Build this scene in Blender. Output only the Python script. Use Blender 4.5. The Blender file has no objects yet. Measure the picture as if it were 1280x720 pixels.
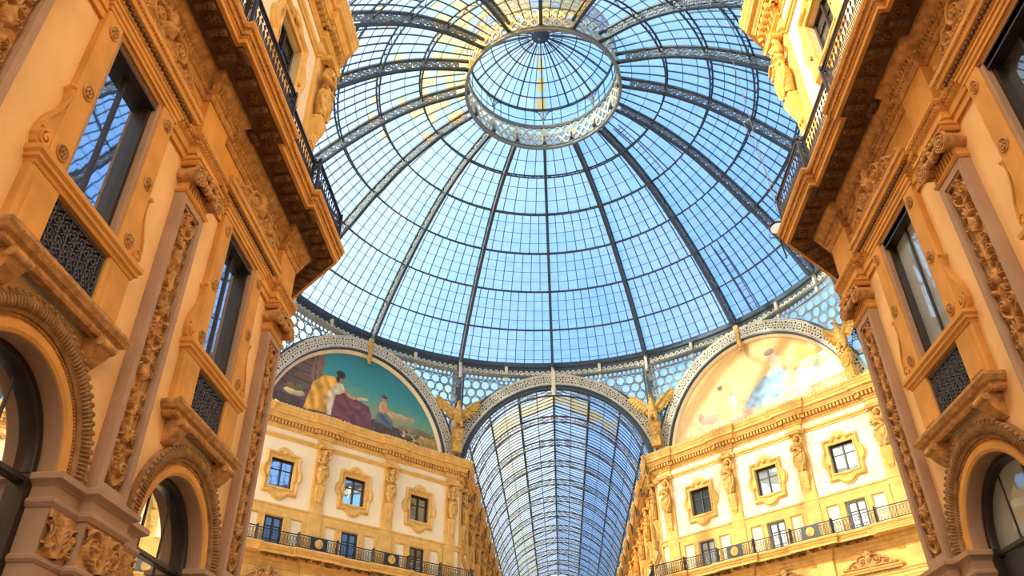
import bpy, math, random
import numpy as np
from math import sin, cos, pi, radians, sqrt, atan2, hypot
from mathutils import Vector, Matrix
from mathutils.geometry import tessellate_polygon
random.seed(7)
SC = bpy.context.scene
COL = SC.collection

# ------------------------------------------------------------------ materials
def nt(name):
    m = bpy.data.materials.new(name); m.use_nodes = True
    n = m.node_tree; n.nodes.clear()
    out = n.nodes.new('ShaderNodeOutputMaterial')
    return m, n, out
def stone(name, rgb, var=0.18, scale=1.2, bump=0.25, rough=0.85, fine=14.0):
    m, n, out = nt(name)
    b = n.nodes.new('ShaderNodeBsdfPrincipled'); b.inputs['Roughness'].default_value = rough
    b.inputs['Specular IOR Level'].default_value = 0.25
    tc = n.nodes.new('ShaderNodeTexCoord')
    t = n.nodes.new('ShaderNodeTexNoise'); t.inputs['Scale'].default_value = scale; t.inputs['Detail'].default_value = 6
    n.links.new(tc.outputs['Object'], t.inputs['Vector'])
    cr = n.nodes.new('ShaderNodeValToRGB')
    cr.color_ramp.elements[0].position = 0.3; cr.color_ramp.elements[1].position = 0.7
    cr.color_ramp.elements[0].color = (*[c * (1 - var) for c in rgb], 1)
    cr.color_ramp.elements[1].color = (*[min(1, c * (1 + var * 0.6)) for c in rgb], 1)
    n.links.new(t.outputs['Fac'], cr.inputs['Fac']); n.links.new(cr.outputs['Color'], b.inputs['Base Color'])
    if bump:
        t2 = n.nodes.new('ShaderNodeTexNoise'); t2.inputs['Scale'].default_value = fine; t2.inputs['Detail'].default_value = 5
        n.links.new(tc.outputs['Object'], t2.inputs['Vector'])
        bp = n.nodes.new('ShaderNodeBump'); bp.inputs['Strength'].default_value = bump; bp.inputs['Distance'].default_value = 0.03
        n.links.new(t2.outputs['Fac'], bp.inputs['Height']); n.links.new(bp.outputs['Normal'], b.inputs['Normal'])
    n.links.new(b.outputs['BSDF'], out.inputs['Surface'])
    return m
def metal(name, rgb, rough=0.5, met=0.0):
    m, n, out = nt(name)
    b = n.nodes.new('ShaderNodeBsdfPrincipled'); b.inputs['Roughness'].default_value = rough
    b.inputs['Metallic'].default_value = met
    tc = n.nodes.new('ShaderNodeTexCoord'); t = n.nodes.new('ShaderNodeTexNoise'); t.inputs['Scale'].default_value = 3.0
    n.links.new(tc.outputs['Object'], t.inputs['Vector'])
    mx = n.nodes.new('ShaderNodeMix'); mx.data_type = 'RGBA'
    mx.inputs[6].default_value = (*[c * .75 for c in rgb], 1); mx.inputs[7].default_value = (*[min(1, c * 1.25) for c in rgb], 1)
    n.links.new(t.outputs['Fac'], mx.inputs[0]); n.links.new(mx.outputs[2], b.inputs['Base Color'])
    n.links.new(b.outputs['BSDF'], out.inputs['Surface'])
    return m
def roof_glass(name, tint, dust, dustfac, gloss=0.10):
    """thin wired roof glass: lets light through tinted, a little mirror, a little dust"""
    m, n, out = nt(name)
    at = n.nodes.new('ShaderNodeAttribute'); at.attribute_name = 'tint'
    tr = n.nodes.new('ShaderNodeBsdfTransparent')
    mx = n.nodes.new('ShaderNodeMix'); mx.data_type = 'RGBA'; mx.blend_type = 'MULTIPLY'; mx.inputs[0].default_value = 1.0
    mx.inputs[6].default_value = (*tint, 1); n.links.new(at.outputs['Color'], mx.inputs[7])
    n.links.new(mx.outputs[2], tr.inputs['Color'])
    tl = n.nodes.new('ShaderNodeBsdfTranslucent'); tl.inputs['Color'].default_value = (*dust, 1)
    df = n.nodes.new('ShaderNodeBsdfDiffuse'); df.inputs['Color'].default_value = (*dust, 1)
    m0 = n.nodes.new('ShaderNodeMixShader'); m0.inputs[0].default_value = 0.5
    n.links.new(tl.outputs[0], m0.inputs[1]); n.links.new(df.outputs[0], m0.inputs[2])
    m1 = n.nodes.new('ShaderNodeMixShader'); m1.inputs[0].default_value = dustfac
    n.links.new(tr.outputs[0], m1.inputs[1]); n.links.new(m0.outputs[0], m1.inputs[2])
    gl = n.nodes.new('ShaderNodeBsdfGlossy'); gl.inputs['Roughness'].default_value = 0.06
    m2 = n.nodes.new('ShaderNodeMixShader'); m2.inputs[0].default_value = gloss
    n.links.new(m1.outputs[0], m2.inputs[1]); n.links.new(gl.outputs[0], m2.inputs[2])
    n.links.new(m2.outputs[0], out.inputs['Surface'])
    return m
def window_glass(name, base, fac, rough=0.02):
    """window pane in front of a dim room: mirror over a dark or curtained backing"""
    m, n, out = nt(name)
    df = n.nodes.new('ShaderNodeBsdfDiffuse')
    tc = n.nodes.new('ShaderNodeTexCoord'); t = n.nodes.new('ShaderNodeTexNoise'); t.inputs['Scale'].default_value = 1.5
    n.links.new(tc.outputs['Object'], t.inputs['Vector'])
    mx = n.nodes.new('ShaderNodeMix'); mx.data_type = 'RGBA'
    mx.inputs[6].default_value = (*[c * .6 for c in base], 1); mx.inputs[7].default_value = (*base, 1)
    n.links.new(t.outputs['Fac'], mx.inputs[0]); n.links.new(mx.outputs[2], df.inputs['Color'])
    gl = n.nodes.new('ShaderNodeBsdfGlossy'); gl.inputs['Roughness'].default_value = rough
    gl.inputs['Color'].default_value = (.9, .95, 1, 1)
    bp = n.nodes.new('ShaderNodeBump'); bp.inputs['Strength'].default_value = 0.03; bp.inputs['Distance'].default_value = 0.05
    n.links.new(t.outputs['Fac'], bp.inputs['Height']); n.links.new(bp.outputs['Normal'], gl.inputs['Normal'])
    m2 = n.nodes.new('ShaderNodeMixShader'); m2.inputs[0].default_value = fac
    n.links.new(df.outputs[0], m2.inputs[1]); n.links.new(gl.outputs[0], m2.inputs[2])
    n.links.new(m2.outputs[0], out.inputs['Surface'])
    return m
M = {}
M['stucco'] = stone('peach_stucco', (.82, .505, .21), .10, .8, .08)
M['amber'] = stone('amber_terracotta', (.63, .30, .068), .18, 1.6, .2)
M['taupe'] = stone('taupe_stone', (.40, .245, .145), .14, 1.5, .2)
M['carved'] = stone('carved_terracotta', (.52, .265, .085), .40, 7, .5, fine=30)
M['leafmould'] = stone('dark_leaf_moulding', (.33, .18, .068), .35, 6, .4, fine=26)
M['soffit'] = stone('soffit_shaded_trim', (.15, .075, .028), .22, 3, .3)  # amber trim darkened, shade under the overhangs put into the colour
M['cream'] = stone('cream_stucco', (.83, .665, .41), .06, .8, .08)
M['ochre'] = stone('ochre_stone', (.69, .40, .11), .18, 2.0, .25)
M['ochre_dark'] = stone('ochre_dentil', (.60, .33, .09), .2, 3, .3)
M['statue'] = stone('ochre_statue', (.60, .33, .085), .38, 5, .4, fine=22)
M['gold'] = stone('gilded_eagle', (.52, .29, .06), .4, 6, .4, rough=.5)
M['iron'] = metal('black_iron', (.022, .02, .026), .45, .3)
M['ironlight'] = metal('worn_iron', (.10, .09, .095), .5, .3)
M['steel'] = metal('blue_grey_steel', (.045, .06, .075), .55, .2)
M['steelpale'] = metal('pale_painted_steel', (.64, .57, .42), .6, 0)
M['steelmid'] = metal('grey_painted_steel', (.20, .215, .20), .6, 0)
M['bronze'] = metal('dark_bronze_frame', (.035, .026, .022), .4, .4)
M['pave'] = stone('pale_pavement', (.26, .20, .15), .15, .5, .05, .5)
M['dome_glass'] = roof_glass('blue_roof_glass', (.55, .72, .95), (.72, .80, .88), .14)
M['vault_glass'] = roof_glass('grey_roof_glass', (.66, .78, .90), (.80, .82, .80), .26)
M['frosted'] = roof_glass('frosted_disc_glass', (.60, .78, .86), (.80, .88, .88), .22)
M['pane_blue'] = window_glass('reflective_window_pane', (.02, .04, .09), .72)
M['pane_arch'] = window_glass('mirror_like_arch_pane', (.05, .045, .04), .78)
M['pane_curtain'] = window_glass('curtained_window_pane', (.42, .45, .42), .30)
M['pane_dark'] = window_glass('dim_window_pane', (.05, .05, .05), .16)
M['pane_grey'] = window_glass('grey_green_pane', (.34, .37, .33), .25)
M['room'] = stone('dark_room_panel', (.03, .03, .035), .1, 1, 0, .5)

# ------------------------------------------------------------------ mesh builder
class MB:
    def __init__(self): self.v = []; self.f = []
    def add(self, verts, faces):
        o = len(self.v); self.v += [tuple(p) for p in verts]; self.f += [tuple(i + o for i in f) for f in faces]; return self
    def box(self, x0, x1, y0, y1, z0, z1):
        return self.add([(x0,y0,z0),(x1,y0,z0),(x1,y1,z0),(x0,y1,z0),(x0,y0,z1),(x1,y0,z1),(x1,y1,z1),(x0,y1,z1)],
            [(0,3,2,1),(4,5,6,7),(0,1,5,4),(1,2,6,5),(2,3,7,6),(3,0,4,7)])
    def bbox(self, x0, x1, y0, y1, z0, z1, b=.02):
        """box with chamfered outer face (y1 side)"""
        return self.add([(x0,y0,z0),(x1,y0,z0),(x1,y0,z1),(x0,y0,z1),(x0,y1-b,z0),(x1,y1-b,z0),(x1,y1-b,z1),(x0,y1-b,z1),
            (x0+b,y1,z0+b),(x1-b,y1,z0+b),(x1-b,y1,z1-b),(x0+b,y1,z1-b)],
            [(0,1,5,4),(1,2,6,5),(2,3,7,6),(3,0,4,7),(4,5,9,8),(5,6,10,9),(6,7,11,10),(7,4,8,11),(8,9,10,11),(3,2,1,0)])
    def beam(self, a, b, w, h, up=(0,0,1)):
        a = Vector(a); b = Vector(b); d = (b - a).normalized(); u = Vector(up)
        s = d.cross(u)
        if s.length < 1e-4: s = d.cross(Vector((1,0,0)))
        s.normalize(); u = s.cross(d).normalized()
        P = []
        for p in (a, b):
            for i, j in ((-1,-1),(1,-1),(1,1),(-1,1)): P.append(p + s * (w/2*i) + u * (h/2*j))
        return self.add(P, [(0,1,2,3),(7,6,5,4),(0,4,5,1),(1,5,6,2),(2,6,7,3),(3,7,4,0)])
    def path_beam(self, pts, ups, w, h, closed=False):
        """rectangular section swept along 3D pts; ups gives the h direction at each point"""
        n = len(pts); P = []; F = []
        for i in range(n):
            a = Vector(pts[(i-1) % n] if (closed or i) else pts[0]); b = Vector(pts[(i+1) % n] if (closed or i < n-1) else pts[-1])
            d = (b - a).normalized(); u = Vector(ups[i]); s = d.cross(u).normalized(); u = s.cross(d).normalized(); p = Vector(pts[i])
            for k, j in ((-1,-1),(1,-1),(1,1),(-1,1)): P.append(p + s * (w/2*k) + u * (h/2*j))
        for i in range(n if closed else n - 1):
            j = (i + 1) % n
            for k in range(4): F.append((i*4+k, i*4+(k+1)%4, j*4+(k+1)%4, j*4+k))
        if not closed: F += [(3,2,1,0), tuple((n-1)*4+k for k in range(4))]
        return self.add(P, F)
    def tube(self, pts, r, n=6, closed=False):
        m = len(pts); P = []; F = []; rr = r if hasattr(r, '__len__') else [r] * m
        pu = None
        for i in range(m):
            a = Vector(pts[(i-1) % m] if (closed or i) else pts[0]); b = Vector(pts[(i+1) % m] if (closed or i < m-1) else pts[-1])
            d = (b - a).normalized()
            if pu is None:
                pu = d.orthogonal().normalized()
            pu = (pu - d * pu.dot(d)); pu = pu.normalized() if pu.length > 1e-5 else d.orthogonal().normalized()
            s = d.cross(pu)
            for k in range(n):
                t = 2*pi*k/n; P.append(Vector(pts[i]) + (pu*cos(t) + s*sin(t)) * rr[i])
        for i in range(m if closed else m - 1):
            j = (i+1) % m
            for k in range(n): F.append((i*n+k, i*n+(k+1)%n, j*n+(k+1)%n, j*n+k))
        if not closed: F += [tuple(range(n-1,-1,-1)), tuple((m-1)*n+k for k in range(n))]
        return self.add(P, F)
    def ell(self, c, r, seg=10, rings=6, R=None):
        P = []; F = []
        r = r if hasattr(r, '__len__') else (r, r, r)
        for i in range(rings + 1):
            t = pi*i/rings
            for k in range(seg):
                a = 2*pi*k/seg; q = Vector((r[0]*sin(t)*cos(a), r[1]*sin(t)*sin(a), r[2]*cos(t)))
                if R is not None: q = R @ q
                P.append(q + Vector(c))
        for i in range(rings):
            for k in range(seg): F.append((i*seg+k, (i+1)*seg+k, (i+1)*seg+(k+1)%seg, i*seg+(k+1)%seg))
        return self.add(P, F)
    def lathe(self, prof, seg=20, c=(0,0,0), axis='Z', a0=0, a1=2*pi):
        P = []; F = []; full = abs(a1-a0-2*pi) < 1e-6; m = seg if full else seg + 1
        for r, z in prof:
            for k in range(m):
                a = a0 + (a1-a0)*k/seg
                q = (r*cos(a), r*sin(a), z) if axis == 'Z' else (r*cos(a), z, r*sin(a))
                P.append((q[0]+c[0], q[1]+c[1], q[2]+c[2]))
        for i in range(len(prof)-1):
            for k in range(seg):
                k2 = (k+1) % m; F.append((i*m+k, i*m+k2, (i+1)*m+k2, (i+1)*m+k))
        return self.add(P, F)
    def sweep(self, path, prof, side=1, caps=True):
        """profile (out, z) swept along a plan polyline with mitred corners; side=+1 puts 'out' on the left of travel"""
        n = len(path); N = []
        for i in range(n-1):
            dx, dy = path[i+1][0]-path[i][0], path[i+1][1]-path[i][1]; l = hypot(dx, dy); N.append((-dy/l*side, dx/l*side))
        Mt = []
        for i in range(n):
            a = N[max(0, i-1)]; b = N[min(n-2, i)]; k = 1 + a[0]*b[0] + a[1]*b[1]
            Mt.append(((a[0]+b[0])/k, (a[1]+b[1])/k))
        P = [(path[i][0]+Mt[i][0]*o, path[i][1]+Mt[i][1]*o, z) for i in range(n) for o, z in prof]; m = len(prof); F = []
        for i in range(n-1):
            for k in range(m-1): F.append((i*m+k, i*m+k+1, (i+1)*m+k+1, (i+1)*m+k))
        if caps: F += [tuple(range(m)), tuple((n-1)*m+k for k in range(m-1,-1,-1))]
        return self.add(P, F)
    def arcsweep(self, cx, cz, prof, a0=0., a1=pi, n=40, legs=0.0):
        """profile (radius, y) around an arch in the XZ plane, with straight legs downward"""
        A = [a0 + (a1-a0)*i/n for i in range(n+1)]; m = len(prof); P = []; F = []
        cols = []
        if legs: cols.append((A[0], -legs))
        cols += [(a, 0) for a in A]
        if legs: cols.append((A[-1], -legs))
        for a, dz in cols:
            for r, y in prof: P.append((cx + r*cos(a), y, cz + r*sin(a) + dz))
        for i in range(len(cols)-1):
            for k in range(m-1): F.append((i*m+k, i*m+k+1, (i+1)*m+k+1, (i+1)*m+k))
        return self.add(P, F)
    def strip(self, pts, w, y0, y1, closed=False):
        """flat bar of width w along 2D points (x,z), from depth y0 to y1"""
        n = len(pts); P = []; F = []
        for i in range(n):
            a = pts[(i-1) % n] if (closed or i) else pts[0]; b = pts[(i+1) % n] if (closed or i < n-1) else pts[-1]
            dx, dz = b[0]-a[0], b[1]-a[1]; l = hypot(dx, dz) or 1; nx, nz = -dz/l*w/2, dx/l*w/2; x, z = pts[i]
            P += [(x+nx,y0,z+nz),(x-nx,y0,z-nz),(x-nx,y1,z-nz),(x+nx,y1,z+nz)]
        for i in range(n if closed else n-1):
            j = (i+1) % n
            for k in range(4): F.append((i*4+k, i*4+(k+1)%4, j*4+(k+1)%4, j*4+k))
        if not closed: F += [(3,2,1,0), tuple((n-1)*4+k for k in range(4))]
        return self.add(P, F)
    def plate(self, outer, holes, y0, y1):
        """2D outline (x,z) with holes extruded from y0 to y1"""
        loops = [outer] + holes
        tri = tessellate_polygon([[Vector((x, z, 0)) for x, z in L] for L in loops])
        flat = [p for L in loops for p in L]; n = len(flat)
        P = [(x, y0, z) for x, z in flat] + [(x, y1, z) for x, z in flat]
        F = [(a, b, c) for a, b, c in tri] + [(c+n, b+n, a+n) for a, b, c in tri]; o = 0
        for L in loops:
            k = len(L)
            for i in range(k): F.append((o+i, o+(i+1)%k, o+(i+1)%k+n, o+i+n))
            o += k
        return self.add(P, F)
    def grid(self, H, x0, z0, dx, dz, y0=0., cut=None):
        """height field H[row,col] standing out along +y"""
        r, c = H.shape
        P = [(x0+j*dx, y0+float(H[i,j]), z0+i*dz) for i in range(r) for j in range(c)]; F = []
        for i in range(r-1):
            for j in range(c-1):
                if cut is not None and max(H[i,j],H[i+1,j],H[i,j+1],H[i+1,j+1]) <= cut: continue
                F.append((i*c+j, i*c+j+1, (i+1)*c+j+1, (i+1)*c+j))
        if cut is not None:
            used = sorted({k for f in F for k in f}); mp = {k: i for i, k in enumerate(used)}
            P = [P[k] for k in used]; F = [tuple(mp[k] for k in f) for f in F]
        return self.add(P, F)
    def xf(self, fn): self.v = [tuple(fn(p)) for p in self.v]; return self
    def mesh(self, name, mat, smooth=False, angle=None):
        me = bpy.data.meshes.new(name); me.from_pydata(self.v, [], self.f); me.validate(); 
        if mat: me.materials.append(M[mat] if isinstance(mat, str) else mat)
        import bmesh
        b = bmesh.new(); b.from_mesh(me); bmesh.ops.recalc_face_normals(b, faces=b.faces); b.to_mesh(me); b.free()
        if smooth:
            me.polygons.foreach_set('use_smooth', [True]*len(me.polygons))
            if angle is not None: me.set_sharp_from_angle(angle=radians(angle))
        return me
    def build(self, name, mat, parent=None, smooth=False, angle=None):
        return link(name, self.mesh(name, mat, smooth, angle), parent)
def link(name, me, parent=None):
    o = bpy.data.objects.new(name, me); COL.objects.link(o)
    if parent is not None: o.parent = parent
    return o
def tag(o, label=None, cat=None, group=None, kind=None):
    if label: o['label'] = label
    if cat: o['category'] = cat
    if group: o['group'] = group
    if kind: o['kind'] = kind
    return o
def thing(name, label, cat, loc=(0,0,0), rz=0., group=None):
    o = bpy.data.objects.new(name, None); COL.objects.link(o); o.location = loc; o.rotation_euler = (0, 0, rz)
    o.empty_display_size = .2
    return tag(o, label, cat, group)
KIDS = {}
def copy_tree(o, parent=None):
    c = o.copy(); COL.objects.link(c)
    if parent is not None: c.parent = parent
    for ch in [x for x in bpy.data.objects if x.parent == o]: copy_tree(ch, c)
    return c
def dup(o, loc, rz, label, group=None):
    c = copy_tree(o); c.location = loc; c.rotation_euler = (0, 0, rz); c['label'] = label
    if group: c['group'] = group
    return c
def structure(name, mb, mat, label=None, smooth=False, loc=None, rz=0.):
    o = mb.build(name, mat, None, smooth); o['kind'] = 'structure'
    if loc: o.location = loc; o.rotation_euler = (0,0,rz)
    if label: o['label'] = label
    o['category'] = name.split('_')[0]
    return o

# ------------------------------------------------------------------ carved relief (height fields)
class Relief:
    def __init__(s, w, h, res):
        s.w, s.h, s.res = w, h, res; s.nx = int(round(w/res))+1; s.nz = int(round(h/res))+1
        s.H = np.zeros((s.nz, s.nx)); s.X, s.Z = np.meshgrid(np.linspace(-w/2, w/2, s.nx), np.linspace(0, h, s.nz))
    def win(s, x0, x1, z0, z1):
        j0 = max(0, int((x0+s.w/2)/s.res)); j1 = min(s.nx, int((x1+s.w/2)/s.res)+2)
        i0 = max(0, int(z0/s.res)); i1 = min(s.nz, int(z1/s.res)+2)
        return (slice(i0, i1), slice(j0, j1)) if j1 > j0 and i1 > i0 else None
    def ball(s, x, z, r, h, rz=None):
        rz = rz or r; w = s.win(x-r, x+r, z-rz, z+rz)
        if w is None: return
        q = 1 - ((s.X[w]-x)/r)**2 - ((s.Z[w]-z)/rz)**2
        s.H[w] = np.maximum(s.H[w], h*np.sqrt(np.clip(q, 0, 1)))
    def stroke(s, pts, width, h):
        n = len(pts)
        for i in range(n-1):
            (x0,z0),(x1,z1) = pts[i], pts[i+1]
            wa = width[i] if hasattr(width,'__len__') else width; wb = width[i+1] if hasattr(width,'__len__') else width; m = max(wa, wb)
            w = s.win(min(x0,x1)-m, max(x0,x1)+m, min(z0,z1)-m, max(z0,z1)+m)
            if w is None: continue
            dx, dz = x1-x0, z1-z0; L = dx*dx+dz*dz or 1e-9
            t = np.clip(((s.X[w]-x0)*dx+(s.Z[w]-z0)*dz)/L, 0, 1)
            d2 = (s.X[w]-x0-t*dx)**2+(s.Z[w]-z0-t*dz)**2; ww = wa+(wb-wa)*t
            s.H[w] = np.maximum(s.H[w], h*np.sqrt(np.clip(1-d2/(ww*ww+1e-9), 0, 1)))
    def spiral(s, x, z, r, turns, a0, width, h, d=1, tail=None):
        pts = []; ws = []; n = int(18*turns)
        for i in range(n+1):
            t = i/n; a = a0 + d*2*pi*turns*t; rr = r*(1-.85*t)
            pts.append((x+rr*cos(a), z+rr*sin(a))); ws.append(width*(1-.5*t))
        s.stroke(pts, ws, h); s.ball(x, z, r*.28, h*1.2)
    def leaf(s, x, z, ang, L, wd, h, lobes=4):
        ex, ez = x+L*cos(ang), z+L*sin(ang)
        s.stroke([(x,z),((x+ex)/2,(z+ez)/2),(ex,ez)], [wd*.35, wd*.4, wd*.12], h)
        for i in range(lobes):
            t = .15+.75*i/lobes
            for sd in (-1, 1):
                a = ang + sd*(.95-.3*t); l = wd*(1.15-.7*t)
                px, pz = x+L*t*cos(ang), z+L*t*sin(ang)
                s.stroke([(px,pz),(px+l*cos(a),pz+l*sin(a))], [wd*.26, wd*.12], h*.85)
    def mirror(s):
        s.H = np.maximum(s.H, s.H[:, ::-1])
    def flower(s, x, z, r, h, n=6):
        for k in range(n):
            a = 2*pi*k/n; s.ball(x+.6*r*cos(a), z+.6*r*sin(a), r*.36, h*.8)
        s.ball(x, z, r*.34, h*1.1)
def candelabra(w, h, res, seed, depth=.10):
    """upright carved ornament: urns, masks, paired scrolls and leaves on a stem"""
    R = Relief(w, h, res); rn = random.Random(seed); z = .05; k = 0; hw = w/2
    R.stroke([(0, 0), (0, h-.1)], .022, depth*.6)
    while z < h - .35:
        kind = (k + seed) % 4
        if kind == 0:      # urn with spilling leaves
            for t in range(9):
                u = t/8; rr = hw*(.20+.38*sin(pi*min(1, u*1.15))**1.2); R.ball(0, z+.06+.30*u, rr, depth*1.25, .05)
            R.stroke([(-hw*.62, z+.38), (hw*.62, z+.38)], .03, depth*1.3)
            for a in (.5, .95, 1.4): R.leaf(.02, z+.38, a, .24, .07, depth)
            R.spiral(hw*.62, z+.22, hw*.24, 1.4, pi*.9, .022, depth*.9, -1); z += .62
        elif kind == 1:    # facing scrolls
            R.stroke([(0, z), (hw*.35, z+.06), (hw*.75, z+.16), (hw*.8, z+.28)], [.03,.028,.024,.02], depth*.9)
            R.spiral(hw*.48, z+.30, hw*.36, 1.7, -.1, .028, depth, 1)
            R.leaf(hw*.1, z+.02, .35, .24, .06, depth*.8); R.leaf(hw*.3, z+.5, 2.0, .16, .06, depth*.9)
            R.flower(0, z+.46, hw*.26, depth*1.1); z += .60
        elif kind == 2:    # mask with wings of leaf
            R.ball(0, z+.22, hw*.36, depth*1.4, .16); R.ball(0, z+.20, hw*.10, depth*1.75, .07)
            for dx in (-1, 1): R.ball(dx*hw*.16, z+.27, .03, depth*1.55)
            for a in (.1, .5, .9, -.35): R.leaf(hw*.22, z+.22, a, hw*.72, .06, depth*.95)
            R.leaf(0, z+.36, pi/2, .2, .1, depth); R.ball(hw*.75, z+.02, .055, depth*1.2); z += .56
        else:              # hanging drop and tall acanthus
            R.leaf(0, z+.02, pi/2, .38, .15, depth*1.1, 6)
            R.spiral(hw*.55, z+.14, hw*.28, 1.5, pi, .024, depth*.9, -1); R.spiral(hw*.5, z+.42, hw*.26, 1.5, -pi*.4, .022, depth*.85, 1)
            R.stroke([(0,z),(hw*.5,z+.0)], [.025,.02], depth*.8); z += .58
        k += 1
    R.leaf(0, z, pi/2, min(.3, h-z-.03), .10, depth)
    R.mirror()
    n = np.random.RandomState(seed).rand(*R.H.shape)
    R.H = np.where(R.H > .004, R.H + (n-.5)*.006, 0)
    return R
# ------------------------------------------------------------------ layout
W = 7.25; YC = 34.79; YN = 16.55
AX = [3.5, 8.55, 13.6]            # bay axes of the near facades
PX = [5.85, 11.05, 16.06]         # pilaster axes
def near_xf(side): return lambda p: (side*(W - p[1]), p[0], p[2])
def near_at(side, y, z=0., out=0.): return ((side*(W-out), y, z), pi/2 if side > 0 else -pi/2)
K = sqrt(.5)
def far_pt(side, s, o=0.):
    return (side*12.80 - side*K*s - side*K*o, YC + 11.95 + K*s - K*o)
def far_xf(side):
    def f(p):
        x, y = far_pt(side, p[0], p[1]); return (x, y, p[2])
    return f
def far_at(side, s, z=0., out=0.):
    x, y = far_pt(side, s, out); return ((x, y, z), radians(135) if side > 0 else radians(225))
SN = {-1: 'left', 1: 'right'}

def rect(x0, x1, z0, z1): return [(x0,z0),(x1,z0),(x1,z1),(x0,z1)]
def archhole(c, r, zc, z0, n=28):
    return [(c-r, z0)] + [(c - r*cos(pi*i/n), zc + r*sin(pi*i/n)) for i in range(n+1)] + [(c+r, z0)]

# ------------------------------------------------------------------ near walls
ZOFF = .65                         # the near upper storey sits a little higher than the far one
for side in (-1, 1):
    mb = MB()
    lower = MB().plate(rect(-30, YN, 0.0, 12.4), [archhole(a, 1.32, 5.5, .05) for a in AX[1:]] + [rect(a-.72, a+.72, 9.05, 12.15) for a in AX[1:]], -.55, 0)
    up = MB().plate(rect(-30, YN, 12.4, 23.4), [rect(a-.76, a+.76, 18.2, 19.85) for a in AX[2:]], -.55, 0)
    lower.xf(near_xf(side)); up.xf(near_xf(side))
    structure('wall_%s' % SN[side], lower, 'stucco', 'peach stucco lower wall with arches and windows on the %s' % SN[side])
    structure('wall_%s_upper' % SN[side], up, 'cream', 'cream upper storey wall above the balcony on the %s' % SN[side])
    # short return of the octagon beside the near corner
    a = (side*W, YN); b = (side*(W+K*9), YN+K*9)
    q = MB().beam(((a[0]+side*.2), a[1]-.2, 11.6), (b[0]+side*.2, b[1]-.2, 11.6), .4, 23.2)
    structure('wall_%s_corner' % SN[side], q, 'cream', 'octagon wall behind the near %s corner' % SN[side])
fl = MB().box(-60, 60, -40, 170, -.3, 0)
structure('floor', fl, 'pave', 'pale paved gallery floor')

# ------------------------------------------------------------------ pilaster
RP = candelabra(.58, 5.35, .0125, 1, .10)
me_relief = MB().grid(RP.H, -.29, 0, RP.res, RP.res).mesh('candelabra_relief', 'carved', True)
def make_pilaster():
    t = thing('pilaster', '', 'pilaster')
    mb = MB().plate(rect(-.45, .45, 5.5, 11.28), [rect(-.31, .31, 5.72, 11.10)], 0, .2)
    mb.box(-.32, .32, .0, .085, 5.7, 11.12)
    for x in (-.31, .29): mb.box(x, x+.02, .12, .165, 5.72, 11.10)
    mb.box(-.31, .31, .12, .165, 11.06, 11.10)
    mb.build('shaft', 'taupe', t)
    r = link('carved_panel', me_relief, t); r.location = (0, .088, 5.73)
    cap = MB()
    cap.sweep([(-.45, 0.0), (-.45, .2), (.45, .2), (.45, 0.0)], [(-.02, 11.26), (.02, 11.26), (.05, 11.30), (.05, 11.34), (.01, 11.38), (-.02, 11.38)], 1)
    cap.plate(rect(-.44, .44, 11.3, 11.62), [], 0, .20)
    for i in range(9): cap.box(-.42+i*.1, -.37+i*.1, .2, .225, 11.39, 11.62)
    cap.sweep([(-.5, -.02), (-.5, .3), (.5, .3), (.5, -.02)], [(-.1, 11.86), (.03, 11.86), (.06, 11.90), (.06, 11.95), (.10, 11.97), (.10, 12.02), (-.1, 12.02)], 1)
    c = cap.build('capital', 'amber', t)
    for sx in (-1, 1):
        v = MB(); cx, cz = sx*.43, 11.66
        v.lathe([(0, -.02), (.17, -.02), (.15, .1), (.17, .34), (.20, .36), (.20, .42), (.17, .42), (.17, .39), (.0, .39)], 22, (cx, 0, cz), 'Y')
        pts = [(cx + (.16*(1-.8*i/40))*cos(sx*(i*.38)+pi/2), cz + (.16*(1-.8*i/40))*sin(sx*(i*.38)+pi/2)) for i in range(41)]
        v.strip(pts, .028, .38, .43); v.ell((cx, .42, cz), (.04, .03, .04), 8, 6)
        for k in range(8): v.ell((cx+.185*cos(k*pi/4), .42, cz+.185*sin(k*pi/4)), .022, 6, 4)
        v.build('volute', 'carved', c, True, 40)
    g = MB()
    for i in range(7):
        x = -.3+i*.1; g.ell((x, .36, 11.70 - .06*(1-((i-3)/3)**2)), (.065, .085, .10 - .01*abs(i-3)), 9, 7)
    for i in range(5):
        a = -.5+i*.25; g.ell((.13*(i-2), .38, 11.86), (.035, .06, .07), 7, 5)
    for i in range(3): g.ell((0, .40-.01*i, 11.86-.09*i), (.07-.015*i, .07, .06), 8, 6)
    g.build('garland', 'carved', c, True)
    return t
proto_pil = make_pilaster()
PL = {(-1,0): 'taupe pilaster at the top left edge, carved candelabra panel, cut by the frame',
      (-1,1): 'carved taupe pilaster between the two tall windows of the left facade',
      (-1,2): 'carved taupe pilaster at the corner of the left facade beside the teal mosaic',
      (1,1): 'carved taupe pilaster at the right edge, left of the cut-off tall window',
      (1,2): 'carved taupe pilaster at the corner of the right facade beside the sunlit golden facade'}
first = True
for (side, i), lab in PL.items():
    loc, rz = near_at(side, PX[i])
    if first: proto_pil.location = loc; proto_pil.rotation_euler = (0,0,rz); proto_pil['label'] = lab; first = False
    else: dup(proto_pil, loc, rz, lab)
for o in [x for x in bpy.data.objects if x.parent is None and x.name.startswith('pilaster')]: o['group'] = 'carved pilasters of the near facades'

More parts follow.
